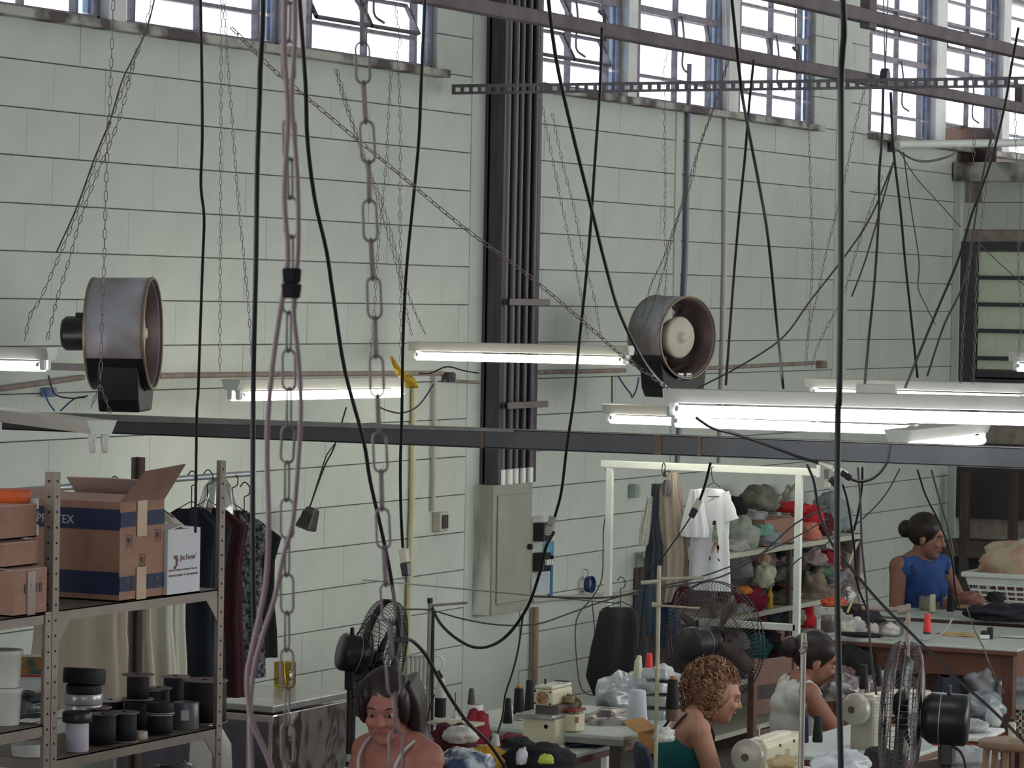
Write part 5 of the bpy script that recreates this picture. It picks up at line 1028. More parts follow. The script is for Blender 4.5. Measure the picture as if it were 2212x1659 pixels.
# machine tables for the two women
t3 = on(1700, 1700, .86)
mA = D(1622, 1632, 12.6); mB = D(1858, 1536, 13.7); zmB = mB.z - .155; zmA = mA.z - .155
table('machine_table', 'machine table of the woman with bun hair', mB.x - .3, mB.x + .8, mB.y - .24, mB.y + .33, zmB, .04, WT, BE, mat('grey_iron', (110, 108, 106), .5, .3))
table('machine_table', 'machine table in the foreground under the cream machine', mA.x - .25, mA.x + .85, mA.y - .22, mA.y + .3, zmA, .04, WT, BE, mat('grey_iron', (0, 0, 0)))
def sewing_machine(label, c, rot, z, m=CREAM, s=1.0):
    t = thing('sewing_machine', label, 'sewing machine', (c.x, c.y, z), rot)
    MB().box((.22 * s, 0, .012), (.47 * s, .17 * s, .024)).build('bed', m, t, bevel=.006)
    MB().box((.075 * s, 0, .12 * s), (.13 * s, .12 * s, .2 * s)).build('pillar', m, t, bevel=.018, seg=3)
    MB().box((.2 * s, 0, .235 * s), (.38 * s, .115 * s, .085 * s)).build('arm', m, t, bevel=.016, seg=3)
    MB().box((.2 * s, 0, .282 * s), (.3 * s, .06 * s, .014 * s)).build('top_cover', mat('pale_cover', (232, 228, 206), .3), t, bevel=.004)
    MB().box((.41 * s, 0, .2 * s), (.075 * s, .1 * s, .16 * s)).build('head', m, t, bevel=.014, seg=3)
    MB().cyl((.41 * s, 0, .12 * s), (.41 * s, 0, .02), .004, n=8).build('needle_bar', GALV, t); MB().box((.41 * s, 0, .032), (.02, .035, .006)).build('presser_foot', GALV, t)
    MB().lathe([(.012, -.06), (.04, -.058), (.06, -.05), (.064, -.04), (.064, -.02), (.05, -.012), (.04, 0)], (.0, 0, .235 * s), (1, 0, 0), 32).build('hand_wheel', mat('greyed_wheel', (176, 172, 160), .35, .2), t)
    MB().cyl((-.066, 0, .235 * s), (-.055, 0, .235 * s), .014, n=16).build('wheel_bolt', mat('brown_bolt', (92, 70, 60), .5), t)
    MB().tube([(.03, -.02, .3 * s), (.035, -.02, .34 * s), (.06, -.03, .335 * s)], .003, 6).build('thread_guide', GALV, t)
    sc_ = MB()
    for x, z_ in ((.15, .26), (.3, .26), (.15, .21), (.08, .12)): sc_.cyl((x * s, -.058 * s, z_ * s), (x * s, -.062 * s, z_ * s), .006, n=8)
    sc_.build('screws', mat('brown_bolt', (0, 0, 0)), t); return t
sewing_machine('cream sewing machine with large hand wheel in the foreground', mA - Vector((0, 0, 0)), 0.03, zmA - .08)
sewing_machine('grey-cream sewing machine under the hands of the woman with bun hair', mB, -.25, zmB - .07, mat('grey_cream', (178, 172, 160), .4))
# overlock machine with badge
P = on(1122, 1612, TZ); q = on(1232, 1612, TZ); dpx = (P - CAM).dot(FW) / F
t = thing('overlock_machine', 'cream overlock machine with round red-brown badge', 'sewing machine', (P.x, q.y, TZ))
Yw = abs(P.y - q.y); HB = MB().box((.13, Yw * .5, .06), (.26, Yw * .85, .12)).build('base', CREAM, t, bevel=.006)
MB().box((.12, Yw * .56, .13), (.3, Yw * .98, .022)).build('metal_plate', mat('plate_steel', (176, 174, 178), .25, .7), t, bevel=.008, seg=3)
MB().box((.14, Yw * .42, .155), (.2, Yw * .6, .04)).build('lower_body', mat('grey_mechanism', (104, 94, 92), .4, .4), t, bevel=.005)
MB().box((.13, Yw * .5, .205), (.2, Yw * .5, .07)).build('head', CREAM, t, bevel=.014, seg=3)
MB().box((.13, Yw * .5, .247), (.19, Yw * .46, .012)).build('head_cover', mat('pale_cover', (0, 0, 0)), t, bevel=.004)
MB().cyl((.031, Yw * .5, .205), (.026, Yw * .5, .205), .026, n=28).build('badge', mat('badge_red', (150, 84, 58), .5, c2=(196, 160, 120), scale=60), t)
for y, z_ in ((.3, .18), (.7, .18), (.3, .23), (.7, .23)): MB().cyl((.031, Yw * y, z_), (.027, Yw * y, z_), .004, n=8).build('screw', HOLE, t)
MB().cyl((-.003, Yw * .32, .09), (.001, Yw * .32, .09), .009, n=12).build('port', HOLE, t)
MB().box((.16, Yw * .12, .19), (.07, .05, .03)).build('looper_block', mat('brass_arm', (150, 132, 104), .4, .4), t, bevel=.006)
MB().tube([(.15, Yw * .2, .21), (.16, Yw * .0, .2), (.17, -.02, .18), (.17, -.01, .15)], .007, 8).build('presser_arm', mat('brass_arm', (0, 0, 0)), t)
MB().box((.15, Yw * .05, .15), (.1, .08, .012)).build('red_plate', mat('red_plate', (150, 56, 56), .4), t, bevel=.003); MB().box((.13, -.01, .1), (.09, .06, .07)).build('cloth_table', CREAM, t, bevel=.006)
MB().box((.09, -.041, .115), (.03, .002, .025)).build('red_sticker', mat('red_plate', (0, 0, 0)), t)
MB().box((.18, Yw * .4, .262), (.02, Yw * .36, .006)).build('top_blade', mat('blue_grey_blade', (86, 84, 104), .4, .4), t, bevel=.002); MB().cyl((.1, Yw * .62, .25), (.1, Yw * .63, .275), .005, n=8).build('tension_pin', BLKP, t)
# ------------------------------------------------------------------ cones of thread
def cone(label, px, ytop, ybot, w, z, m, base=None, baseh=.18, top=None, taper=.62, name='thread_cone'):
    k = z / F; p = D(px, ybot, z); H = (ybot - ytop) * k; r = w * k / 2
    t = thing(name, label, 'thread cone', p)
    b0 = H * baseh if base else 0; b1 = H * .93 if top else H
    if base: MB().lathe([(r * .95, 0), (r, .004), (r * .98, b0)], n=24).build('cone_base', base, t)
    MB().lathe([(r * .9, b0), (r, b0 + .006), (r * (1 + taper) / 2, (b0 + b1) / 2), (r * taper, b1 - .004), (r * taper * .8, b1)], n=24).build('thread', m, t)
    if top: MB().lathe([(r * taper * .62, b1 - .002), (r * taper * .6, H)], n=20).build('paper_tip', top, t)
    return t
WTH = mat('white_thread', (212, 214, 210), .8, bump=.2, bscale=200); ORT = mat('orange_paper', (196, 130, 96), .8); CRT = mat('cream_thread', (208, 208, 180), .8); GRT = mat('grey_paper_cone', (88, 84, 88), .7)
NVT = mat('navy_thread', (38, 44, 84), .7); REDT = mat('coral_thread', (228, 70, 70), .6, bump=.2, bscale=200)
cone('white cone with dark bottom beside the black-capped pole', 951, 1465, 1549, 25, 12.9, WTH, BK, .5)
cone('small white cone in front of the badge machine', 1070, 1580, 1612, 21, 13.4, WTH, top=BLKP, taper=.6)
cone('short black cone left of the orange-tipped one', 1096, 1508, 1563, 22, 14.5, BK)
cone('tall black cone with orange paper tip', 1120, 1481, 1554, 24, 14.6, BK, WTH, .16, ORT, .85)
cone('tall black cone leaning by the brown pipe', 1143, 1468, 1540, 24, 14.9, BK, taper=.6)
cone('dark grey paper cone standing in a white ring', 1018, 1487, 1526, 18, 13.9, GRT)
cone('big white cone-shaped tub on the side table', 1376, 1490, 1558, 46, 14.4, mat('white_tub2', (200, 204, 214), .6), taper=.78)
cone('tall black cone with a brown band before the fan pole', 1452, 1460, 1556, 30, 12.9, BK, mat('band_brown', (104, 84, 74), .6), .26, ORT, .72)
cone('pale cream cone left of the coral cone', 1378, 1416, 1462, 20, 15.0, CRT, taper=.75)
cone('coral red cone behind the plastic packets', 1402, 1411, 1455, 18, 15.1, REDT, taper=.7)
cone('navy cone behind the cream machine', 1738, 1545, 1604, 18, 13.1, NVT, taper=.7)
cone('dark green-black cone right of the navy one', 1766, 1546, 1603, 23, 13.1, mat('dark_green_thread', (28, 38, 36), .7), taper=.72)
cone('bright coral cone standing on the white cutting table', 2003, 1325, 1369, 18, 17.7, REDT, BF, .08, taper=.7)
cone('cream cone standing on the back table', 2014, 1284, 1323, 14, 19.3, CRT, BF, .05, taper=.92)
cone('black cone on the table under the hands of the woman in blue', 2053, 1281, 1321, 17, 19.3, BK, taper=.8)
cone('thin dark cone behind it on the back table', 2034, 1285, 1312, 9, 19.5, NVT, taper=.7)
cone('black cone among the things beneath the cutting table', 1865, 1435, 1488, 20, 15.2, BK, taper=.8)
cone('second black cone beneath the cutting table', 1897, 1440, 1482, 18, 15.4, BK, taper=.6)
# thread plate stands
def stand(label, px, y0, y1, z, arms, m, r=.009, cap=None):
    a, b = D(px, y0, z), D(px - 3, y1, z); t = thing('thread_stand', label, 'stand', a, world=True); b.z = min(b.z, TZ)
    MB().cyl(Vector((a.x, a.y, max(b.z, .0))), a, r, n=12).build('pole', m, t)
    if cap: MB().cyl(a, a + Vector((0, 0, .02)), r * 1.25, n=12).build('cap', BLKP, t)
    for (x0, y0_, x1, y1_, rr) in arms: MB().cyl(D(x0, y0_, z), D(x1, y1_, z), rr, n=8).build('arm', m, t)
    return t
PM = mat('pole_steel', (150, 146, 138), .4, .5)
t = stand('steel pole with black cap beside the left pedestal fan', 929, 1303, 1600, 13.2, [(931, 1308, 1010, 1302, .005), (925, 1312, 934, 1312, .014)], PM, cap=True)
MB().cyl(D(936, 1315, 13.2), D(933, 1600, 13.2), .006, n=8).build('cable_strand', BLK, t); MB().tube([D(938, 1500, 13.15), D(925, 1545, 13.15), D(917, 1600, 13.15)], .004, 6).build('cable_strand', BLK, t)
one('cone_tray', MB().box(D(985, 1562, 13.1), (.1, .2, .012)), mat('pale_tray', (188, 186, 168), .5), 'pale narrow tray beneath the white and grey cones', 'tray', bevel=.003)
one('cone_tray', MB().box(D(1125, 1563, 14.6), (.12, .16, .01), Matrix.Rotation(.3, 3, 'Z')), GALV, 'grey metal tray beneath the three black cones', 'tray', bevel=.003)
for (px, z, y0, lb) in ((985, 13.1, 1566, 'short support post under the pale cone tray'), (1128, 14.6, 1566, 'short support post under the grey cone tray')):
    q = D(px, y0, z); one('tray_post', MB().cyl((q.x, q.y, TZ - .01), q, .008, n=10), PM, lb, 'post')
q = D(983, 1552, 13.1); t = thing('spool_pin', 'cream plastic spool holder with thin dark pin', 'holder', q); MB().lathe([(.012, 0), (.012, .006), (.005, .012), (.003, .03)], n=12).build('holder', CRM, t); MB().cyl((0, 0, .03), (0, 0, .1), .0018, n=6).build('pin', BLK, t)
q = D(1025, 1546, 13.9); t = thing('white_ring', 'white plastic ring holding the grey paper cone', 'ring', q); MB().lathe([(.033, 0), (.034, .002), (.033, .044), (.029, .046), (.028, .002)], n=28, cap=False).build('ring', WHT, t, solid=.002)
MB().tube([(.03, 0, .0), (.045, -.02, -.03), (.04, -.03, -.09), (.03, -.02, -.12)], .012, 8).build('strap', WHT, t)
q = D(876, 1410, 13.9)
t = thing('drying_hanger', 'white clip hanger with pale strips hanging behind the woman', 'hanger', q, world=True)
MB().cyl(D(872, 1420, 13.9), D(932, 1416, 13.8), .006, n=8).build('bar', WHT, t)
for k, x in enumerate((880, 890, 899, 908, 917, 926)): MB().tube([D(x, 1418, 13.85), D(x - 1, 1450, 13.85), D(x - 2 - k % 2, 1500 - k * 4, 13.85)], .007, 8).build('strip', mat('pale_strip', (188, 186, 176), .6), t)
MB().hoop(D(942, 1432, 13.8), CD(0, .2, 1), .03, .004, 24).build('ring', WHT, t)
stand('slim cream thread stand in front of the clothes rack', 1424, 1222, 1440, 12.9, [(1384, 1259, 1426, 1255, .008), (1424, 1250, 1520, 1248, .006), (1410, 1307, 1512, 1314, .004), (1408, 1306, 1430, 1307, .01)], mat('cream_stand', (186, 180, 158), .5), .008)
stand('grey steel thread stand before the woman with bun hair', 1736, 1368, 1700, 10.2, [(1732, 1394, 1744, 1394, .012), (1729, 1410, 1740, 1402, .01)], PM, .009)
stand('cream T-shaped thread stand on the cutting table', 1962, 1305, 1560, 12.3, [(1862, 1313, 1945, 1318, .008), (1938, 1319, 1966, 1314, .016)], mat('worn_cream', (160, 146, 134), .5), .009)
stand('pale thin stand pole crossing the lower right fan', 1974, 1560, 1700, 12.0, [], PM, .009)
# ------------------------------------------------------------------ things lying about
def lump(name, label, cat, px, py, w, h, z, c, dp=None, seed=1, amp=.35, rough=.9, c2=None, mt=None, fr=2.2):
    k = z / F; p = D(px, py, z); return one(name, MB().heap(p, (dp or w * k / 2, w * k / 2, h * k / 2 * 1.2), seed, amp, fr), mt or mat('lump_%d_%d_%d' % c, c, rough, c2=c2, var=.15, scale=14, bump=.45, bscale=20), label, cat)
FILM = mat('shiny_film', (196, 202, 206), .18, c2=(150, 156, 160), scale=10, bump=.7, bscale=18, spec=.8)
lump('maroon_cloth', 'maroon cloth heap beside the woman on the left', 'cloth', 975, 1600, 92, 56, 12.3, (74, 24, 38), .1, 2)
lump('white_cloth', 'white cloth lying on the maroon heap', 'cloth', 994, 1590, 66, 34, 12.2, (206, 208, 202), .06, 3)
lump('red_cloth', 'crimson cloth beneath the white ring', 'cloth', 1028, 1580, 52, 70, 13.6, (140, 34, 48), .08, 4)
lump('crimson_cloth', 'crimson cloth behind the small white cone', 'cloth', 1105, 1606, 70, 30, 13.9, (126, 34, 46), .1, 14)
lump('dark_green_cloth', 'dark green-black bundle left of the badge machine base', 'cloth', 1118, 1612, 56, 32, 13.0, (30, 36, 34), .08, 5)
lump('yellow_cloth', 'yellow cloth lying between the plastic packet and black heap', 'cloth', 1045, 1646, 110, 50, 12.0, (206, 156, 44), .1, 6)
lump('wrapped_packet', 'navy clothes packed in clear plastic', 'packet', 998, 1652, 112, 54, 11.7, (58, 74, 112), .12, 7, c2=(196, 204, 210), rough=.2)
lump('black_cloth', 'black cloth heap with white and lime patches', 'cloth', 1160, 1648, 140, 60, 12.0, (26, 28, 36), .14, 8)
lump('white_patch', 'white patch on the black cloth heap', 'cloth', 1127, 1638, 18, 34, 11.83, (206, 208, 216), .03, 9); lump('lime_patch', 'lime green patch on the black cloth heap', 'cloth', 1180, 1642, 30, 20, 11.83, (196, 208, 90), .03, 10)
lump('dark_bundle', 'dark plum bundle at the end of the black heap', 'cloth', 1212, 1646, 50, 40, 12.4, (46, 38, 58), .08, 11)
lump('lilac_bag', 'small lilac bag behind the plum bundle', 'bag', 1208, 1626, 34, 20, 12.6, (176, 168, 188), .05, 12)
lump('dark_wrap', 'dark band of cloth above the yellow cloth', 'cloth', 1052, 1623, 90, 18, 12.6, (40, 28, 40), .08, 13)
q = on(1272, 1606, TZ); one('denim_offcut', MB().heap((q.x, q.y, TZ + .012), (.16, .1, .014), 15, .3), mat('navy_print', (0, 0, 0)), 'flat blue denim piece on the sewing table', 'cloth')
lump('plastic_bag', 'crumpled clear plastic packets on the side table', 'bag', 1312, 1560, 120, 44, 14.6, (176, 172, 164), .14, 16, mt=mat('clear_packets', (168, 164, 158), .2, c2=(96, 84, 92), scale=14, bump=.8, bscale=24, spec=.8))
lump('white_bag', 'large white plastic bag of clothes by the black coat', 'bag', 1348, 1500, 90, 76, 15.3, (206, 212, 220), .16, 17, mt=FILM)
lump('blue_white_bag', 'small pale blue bag in front of the black coat', 'bag', 1316, 1496, 44, 46, 15.5, (170, 190, 196), .1, 18, mt=mat('pale_blue_film', (176, 196, 200), .25, bump=.6, bscale=20))
q = D(1430, 1490, 14.8); t = thing('shirt_packet', 'packed white shirts in shiny film beside the black cone', 'packet', q, world=True)
for k in range(4): MB().box(q + Vector((0, 0, -.09 + k * .05)), (.22, .15 - k * .01, .045), Matrix.Rotation(.15 * (k % 2) - .1, 3, 'Z') @ Matrix.Rotation(.1 * k - .1, 3, 'Y')).build('packet', FILM, t, bevel=.012, seg=3)
lump('white_sheet', 'white paper sheet leaning on the packed shirts', 'paper', 1432, 1462, 50, 46, 15.2, (208, 210, 216), .05, 19, .2)
e = on(1402, 1600, TZ + .06); carton('cardboard_box', 'open tan cardboard box behind the navy chair', e.x, e.x + .2, e.y - .10, e.y + .05, TZ + .002, .085, mat('tan_board', (196, 146, 88), .8), (('y1', 150, .08, mat('tan_board', (0, 0, 0))),))
lump('white_rag', 'white rag in the tan box', 'cloth', 1434, 1590, 38, 30, 13.6, (212, 212, 206), .06, 20)
lump('white_carrier_bag', 'white carrier bag at the bottom right of the thick cable', 'bag', 1812, 1650, 104, 50, 10.6, (206, 212, 216), .12, 21, mt=mat('white_poly', (208, 214, 220), .35, bump=.5, bscale=14))
# navy chair of the curly-haired woman
def chair(label, c, rot, m, wood=False):
    t = thing('work_chair', label, 'chair', c, rot)
    if not wood:
        MB().loft([(.72, 0, 0, .03, .17), (.76, -.012, 0, .035, .2), (.9, -.03, 0, .035, .21), (1.0, -.045, 0, .03, .19), (1.04, -.05, 0, .015, .14)], 32, .004, 5, 3).build('backrest', m, t)
        MB().box((.22, 0, .47), (.42, .42, .07)).build('seat', m, t, bevel=.025, seg=3); MB().box((.0, 0, .6), (.02, .05, .35)).build('back_support', BLKP, t, bevel=.004); MB().cyl((.22, 0, .06), (.22, 0, .45), .025).build('column', BLKP, t)
        for k in range(5): a = k * 2 * PI / 5; MB().bar((.22, 0, .06), (.22 + .26 * math.cos(a), .26 * math.sin(a), .03), .03, .03).build('base_arm', BLKP, t)
    else:
        for y in (-.17, .17): MB().box((0, y, .5), (.035, .035, 1.0)).build('back_post', m, t, bevel=.004)
        for z, h in ((.93, .12), (.77, .07), (.64, .05)): MB().box((0, 0, z), (.02, .33, h)).build('back_board', m, t, bevel=.004)
        MB().box((.2, 0, .45), (.4, .38, .03)).build('seat', m, t, bevel=.006)
        for y in (-.16, .16): MB().box((.37, y, .22), (.035, .035, .44)).build('leg', m, t, bevel=.004)
    return t
# far table contents
gt = lambda px, py, z=.9: on(px, py, z)
q = gt(1788, 1366); t = thing('grey_tins', 'grey lidded tin at the left of the cutting table', 'tin', (q.x, q.y, .902)); MB().lathe([(.035, 0), (.038, .004), (.038, .06)], n=24).build('body', mat('grey_tin_m', (104, 96, 98), .4, .2), t); MB().lathe([(.036, .06), (.036, .085), (.034, .09)], n=24).build('lid', mat('grey_tin_l', (124, 112, 112), .4, .2), t)
lump('patterned_cloth', 'pale patterned cloth on the cutting table', 'cloth', 1838, 1355, 56, 34, 17.8, (158, 156, 160), .1, 22, c2=(196, 196, 180))
lump('black_cloth', 'black cloth with a white edge on the cutting table', 'cloth', 1872, 1338, 46, 40, 17.9, (30, 28, 36), .1, 23)
lump('black_strip', 'thin black cloth strip along the cutting table edge', 'cloth', 1860, 1372, 90, 10, 17.55, (28, 28, 34), .05, 24)
lump('yarn_ball', 'small pale ball of yarn beside the black cloth', 'yarn', 1886, 1360, 24, 24, 17.6, (176, 166, 160), .04, 25, .15)
q = gt(1924, 1374); one('clear_box', MB().box((q.x, q.y, .95), (.12, .11, .09)), glassy('clear_plastic_box', (206, 206, 206), .3, .15), 'clear plastic box on the cutting table beside the stand', 'box', bevel=.006)
lump('white_stuff', 'white cloth pieces inside the clear plastic box', 'cloth', 1924, 1362, 36, 24, 17.75, (190, 184, 180), .035, 26)
q = gt(2070, 1374); one('tan_ribbon', MB().heap((q.x, q.y, .906), (.03, .09, .012), 27, .5), mat('tan_ribbon', (196, 168, 118), .5), 'tan paper twist lying on the cutting table', 'paper')
q = gt(2126, 1380); t = thing('black_clip', 'black and white cable plug lying on the cutting table', 'plug', (q.x, q.y, .902), .4); MB().box((0, 0, .02), (.05, .035, .04)).build('block', BLKP, t, bevel=.004); MB().box((.0, -.03, .03), (.04, .03, .06)).build('block', BLKP, t, bevel=.004); MB().box((-.03, 0, .012), (.02, .05, .02)).build('white_end', WHT, t, bevel=.003)
q = gt(2205, 1378); t = thing('tablet_tray', 'flat tray with dark rim at the right edge of the cutting table', 'tray', (q.x, q.y, .902), .1); MB().box((0, 0, .006), (.1, .2, .01)).build('panel', WT, t, bevel=.003); MB().loop([(-.05, -.1, .014), (.05, -.1, .014), (.05, .1, .014), (-.05, .1, .014)], .006).build('rim', mat('slate_rim', (74, 80, 98), .5), t)
lump('orange_bag', 'orange plastic bag behind the thickest cable', 'bag', 1800, 1301, 46, 20, 19, (198, 84, 52), .1, 28, rough=.4)
lump('pale_plastic_sheet', 'clear wrinkled plastic hanging at the end of the cloth shelf', 'plastic', 1832, 1290, 40, 60, 19.4, (186, 184, 182), .1, 29, mt=mat('clear_packets', (0, 0, 0)))
one('yellow_stick', MB().bar(D(1843, 1292, 18.6), D(1830, 1324, 18.6), .02, .01), mat('pale_yellow_wood', (206, 196, 130), .6), 'short pale yellow ruler leaning beside the thick cable', 'ruler', bevel=.002)
lump('dark_bag', 'dark plum bag lying behind the cutting table at left', 'bag', 1850, 1318, 50, 20, 18.7, (56, 44, 48), .1, 30)
# back table contents
q = on(2004, 1318, .9); t = thing('bead_jar', 'clear jar of gold beads on the back table', 'jar', (q.x, q.y, .902)); MB().lathe([(.05, 0), (.052, .004), (.054, .075), (.057, .08)], n=28).build('jar', glassy('clear_plastic_box', (0, 0, 0)), t); MB().lathe([(.0, .003), (.045, .003), (.047, .05), (.0, .058)], n=24).build('beads', mat('gold_beads', (176, 160, 96), .35, .4, c2=(214, 204, 160), scale=120), t)
q = on(2190, 1316, .9)
t = thing('laundry_basket', 'white plastic laundry basket heaped with cream cloth', 'basket', (q.x + .12, q.y - .06, .9)); HBK = .195
wb, wt, lb_, ltp = .26, .33, .17, .22                       # half lengths: Y then X, bottom and top
def lerp(a, b, k): return a + (b - a) * k
for side in range(4):
    sx = side % 2 == 0; sg = 1 if side < 2 else -1; mb = MB()
    def pt(u, k): 
        if sx: return Vector((-sg * lerp(lb_, ltp, k), u * lerp(wb, wt, k), k * HBK))
        return Vector((u * lerp(lb_, ltp, k), sg * lerp(wb, wt, k), k * HBK))
    nb = 11 if sx else 7
    for i in range(nb + 1): mb.bar(pt(-1 + 2 * i / nb, .12), pt(-1 + 2 * i / nb, .72), .012, .004)
    for k in (.12, .26, .40, .55, .72): mb.bar(pt(-1, k), pt(1, k), .006, .012)
    mb.add([pt(-1, .0), pt(1, .0), pt(1, .12), pt(-1, .12)], [(0, 1, 2, 3)]); mb.add([pt(-1, .7), pt(1, .7), pt(1, 1), pt(-1, 1)], [(0, 1, 2, 3)])
    mb.build('side_lattice', WHT, t)
    MB().bar(pt(-1.05, 1), pt(1.05, 1), .035, .03).build('rim', WHT, t, bevel=.008)
MB().box((0, 0, .006), (lb_ * 2, wb * 2, .01)).build('bottom', WHT, t)
bk = one('cream_clothes', MB().heap((q.x + .12, q.y - .1, 1.13), (.19, .31, .16), 31, .35, 2.0), mat('cream_clothes', (216, 204, 178), .9, c2=(214, 168, 146), scale=7, bump=.5, bscale=14), 'cream and pink clothes heaped in the laundry basket', 'clothes')
for k, (x_, z_, cc) in enumerate(((0, .12, (150, 120, 108)),)): one('basket_contents', MB().heap((q.x + .12, q.y - .06, 1.0), (.13, .22, .09), 32, .2), mat('peach_cloth', (176, 140, 124), .9), 'peach cloth seen through the laundry basket lattice', 'clothes')
lump('black_jacket', 'black cloth spread in front of the laundry basket', 'cloth', 2175, 1326, 170, 34, 18.9, (44, 46, 54), .14, 33, .5)
lump('dark_cloth', 'small dark cloth left of the laundry basket', 'cloth', 2150, 1292, 36, 22, 19.4, (36, 32, 38), .06, 34)
lump('cloth_in_hands', 'brownish cloth held by the woman in blue', 'cloth', 2092, 1296, 60, 26, 19.2, (128, 88, 80), .06, 35)
q = on(2110, 1316, .9); one('wooden_board', MB().box((q.x, q.y, .915), (.12, .2, .02)), mat('tan_wood', (176, 144, 110), .6), 'small tan board on the back table', 'board', bevel=.003)
# under and around the cutting table
Tx = Tp.x
one('under_shelf', MB().box((Tx + .5, Tp.y + .1, .6), (.6, .55, .025)), WT, 'pale shelf board beneath the right end of the cutting table', 'shelf', bevel=.003)
q = PX(2190, 1530, Tx + .3); t = thing('laundry_basket', 'lower white basket beneath the cutting table at the right', 'basket', (q.x, q.y, .38))
for k in range(5): MB().box((-.12, 0, .03 + k * .035), (.006, .36, .01)).build('slat', WHT, t)
for k in range(8): MB().box((-.12, -.175 + k * .05, .1), (.006, .012, .2)).build('slat', WHT, t)
MB().box((-.12, 0, .205), (.03, .4, .025)).build('rim', WHT, t, bevel=.005); MB().box((0, 0, .0), (.24, .36, .01)).build('bottom', WHT, t); MB().box((.0, 0, .1), (.2, .34, .16)).build('lining', mat('peach_cloth', (0, 0, 0)), t, bevel=.03)
one('storage_box', MB().box((q.x + .05, q.y, .19), (.34, .5, .36)), mat('dark_storage', (72, 60, 58), .7), 'dark box beneath the lower basket', 'box', bevel=.006)
one('plywood_offcut', MB().box(PX(2015, 1500, Tx + .4), (.03, .07, .34)), mat('brown_plywood', (122, 90, 78), .7), 'upright brown board under the cutting table', 'board', bevel=.003)
lump('clear_bag', 'translucent bag of cloth under the cutting table', 'bag', 2130, 1475, 80, 80, 17.6, (130, 130, 138), .12, 36, mt=mat('grey_film', (112, 112, 120), .25, c2=(150, 152, 156), scale=8, bump=.7, bscale=16))
lump('blue_tinted_bag', 'bluish clear bag lower under the cutting table', 'bag', 2120, 1530, 90, 60, 16.6, (140, 150, 160), .12, 37, mt=mat('bluish_film', (150, 160, 166), .25, c2=(96, 104, 116), scale=8, bump=.7, bscale=16))
lump('white_cup', 'white plastic tub leaning under the cutting table', 'tub', 2146, 1552, 34, 44, 15.4, (190, 194, 196), .05, 38, .12)
for (px, py, w, h, z, c, sd, lb) in ((1850, 1440, 90, 70, 17.8, (36, 40, 36), 40, 'dark green heap under the left of the cutting table'), (1815, 1470, 60, 50, 17.2, (90, 70, 68), 41, 'brownish bundle under the left of the cutting table'), (1890, 1490, 70, 50, 16.6, (120, 104, 100), 42, 'beige-brown bundle behind the grey fan guard'), (2060, 1470, 60, 80, 18.4, (30, 30, 36), 43, 'black bag under the middle of the cutting table'), (2045, 1500, 50, 60, 17.5, (40, 44, 56), 44, 'dark blue bundle under the cutting table'), (1960, 1440, 80, 60, 18.6, (52, 42, 40), 45, 'dark brown bundle behind the cream stand'), (2195, 1470, 50, 50, 17.9, (128, 126, 134), 46, 'grey cloth on the pale under-shelf'), (2100, 1440, 60, 60, 18.7, (62, 48, 42), 47, 'brown bag deep beneath the cutting table')):
    lump('cloth_heap', lb, 'cloth', px, py, w, h, z, c, .14, sd)
lump('clear_wrap', 'clear plastic wrap in front of the woman with bun hair', 'plastic', 1818, 1492, 80, 56, 15.4, (178, 184, 188), .1, 48, mt=mat('clear_packets', (0, 0, 0)))
q = D(2095, 1585, 13.0); t = thing('white_tray', 'white plastic tray above an orange board at lower right', 'tray', q, world=True)
MB().box(q, (.34, .2, .018), Matrix.Rotation(.1, 3, 'Z')).build('tray', WHT, t, bevel=.008); MB().box(q - Vector((0, 0, .025)), (.3, .2, .02)).build('board', mat('orange_board', (168, 84, 56), .6), t)
one('tray_table', MB().box(Vector((q.x, q.y, (q.z - .036) / 2)), (.28, .16, q.z - .038)), mat('dark_storage', (0, 0, 0)), 'dark stand beneath the white tray', 'stand', bevel=.005)
lump('clear_crumpled', 'crumpled clear plastic on the white tray', 'plastic', 2098, 1568, 70, 24, 13.0, (186, 190, 190), .08, 49, mt=FILM)
lump('white_sheet_low', 'white cloth under the orange board', 'cloth', 2095, 1640, 110, 40, 12.5, (176, 176, 180), .12, 50)
lump('bottom_heap', 'dark cloth in front of the machine table', 'cloth', 1905, 1650, 90, 50, 12.2, (50, 42, 46), .1, 51)
q = D(2186, 1592, 12.2); t = thing('cream_bottle', 'cream bottle with black cap at the lower right', 'bottle', (q.x, q.y, q.z)); MB().lathe([(.013, 0), (.014, .004), (.014, .048), (.008, .056)], n=20).build('bottle', CRM, t); MB().lathe([(.01, .056), (.01, .068)], n=16).build('cap', BLKP, t)
q = D(2192, 1598, 12.2); t = thing('round_stool', 'brown wooden stool frame at the lower right corner', 'stool', (q.x, q.y, 0))
MB().lathe([(.12, q.z - .03), (.13, q.z - .025), (.13, q.z - .008), (.12, q.z - .002)], n=32).build('seat', mat('worn_wood', (150, 120, 96), .6, var=.2), t)
for k in range(6): a = k * PI / 3; MB().cyl((.1 * math.cos(a), .1 * math.sin(a), q.z - .03), (.16 * math.cos(a), .16 * math.sin(a), 0), .013, n=10).build('leg', mat('worn_wood', (0, 0, 0)), t)
q = D(1902, 1555, 12.9); t = thing('ribbed_pad', 'white ribbed hose hanging beside the grey fan guard', 'hose', q, world=True)
for k in range(17): MB().lathe([(.008, 0), (.018, .003), (.008, .007)], D(1900, 1614 - k * 7, 12.9), (0, 0, 1), 12).build('rib', WHT, t)
lump('brown_scrap', 'beige scrap beside the spool of the foreground machine', 'cloth', 1690, 1650, 60, 30, 11.9, (196, 176, 136), .04, 52)
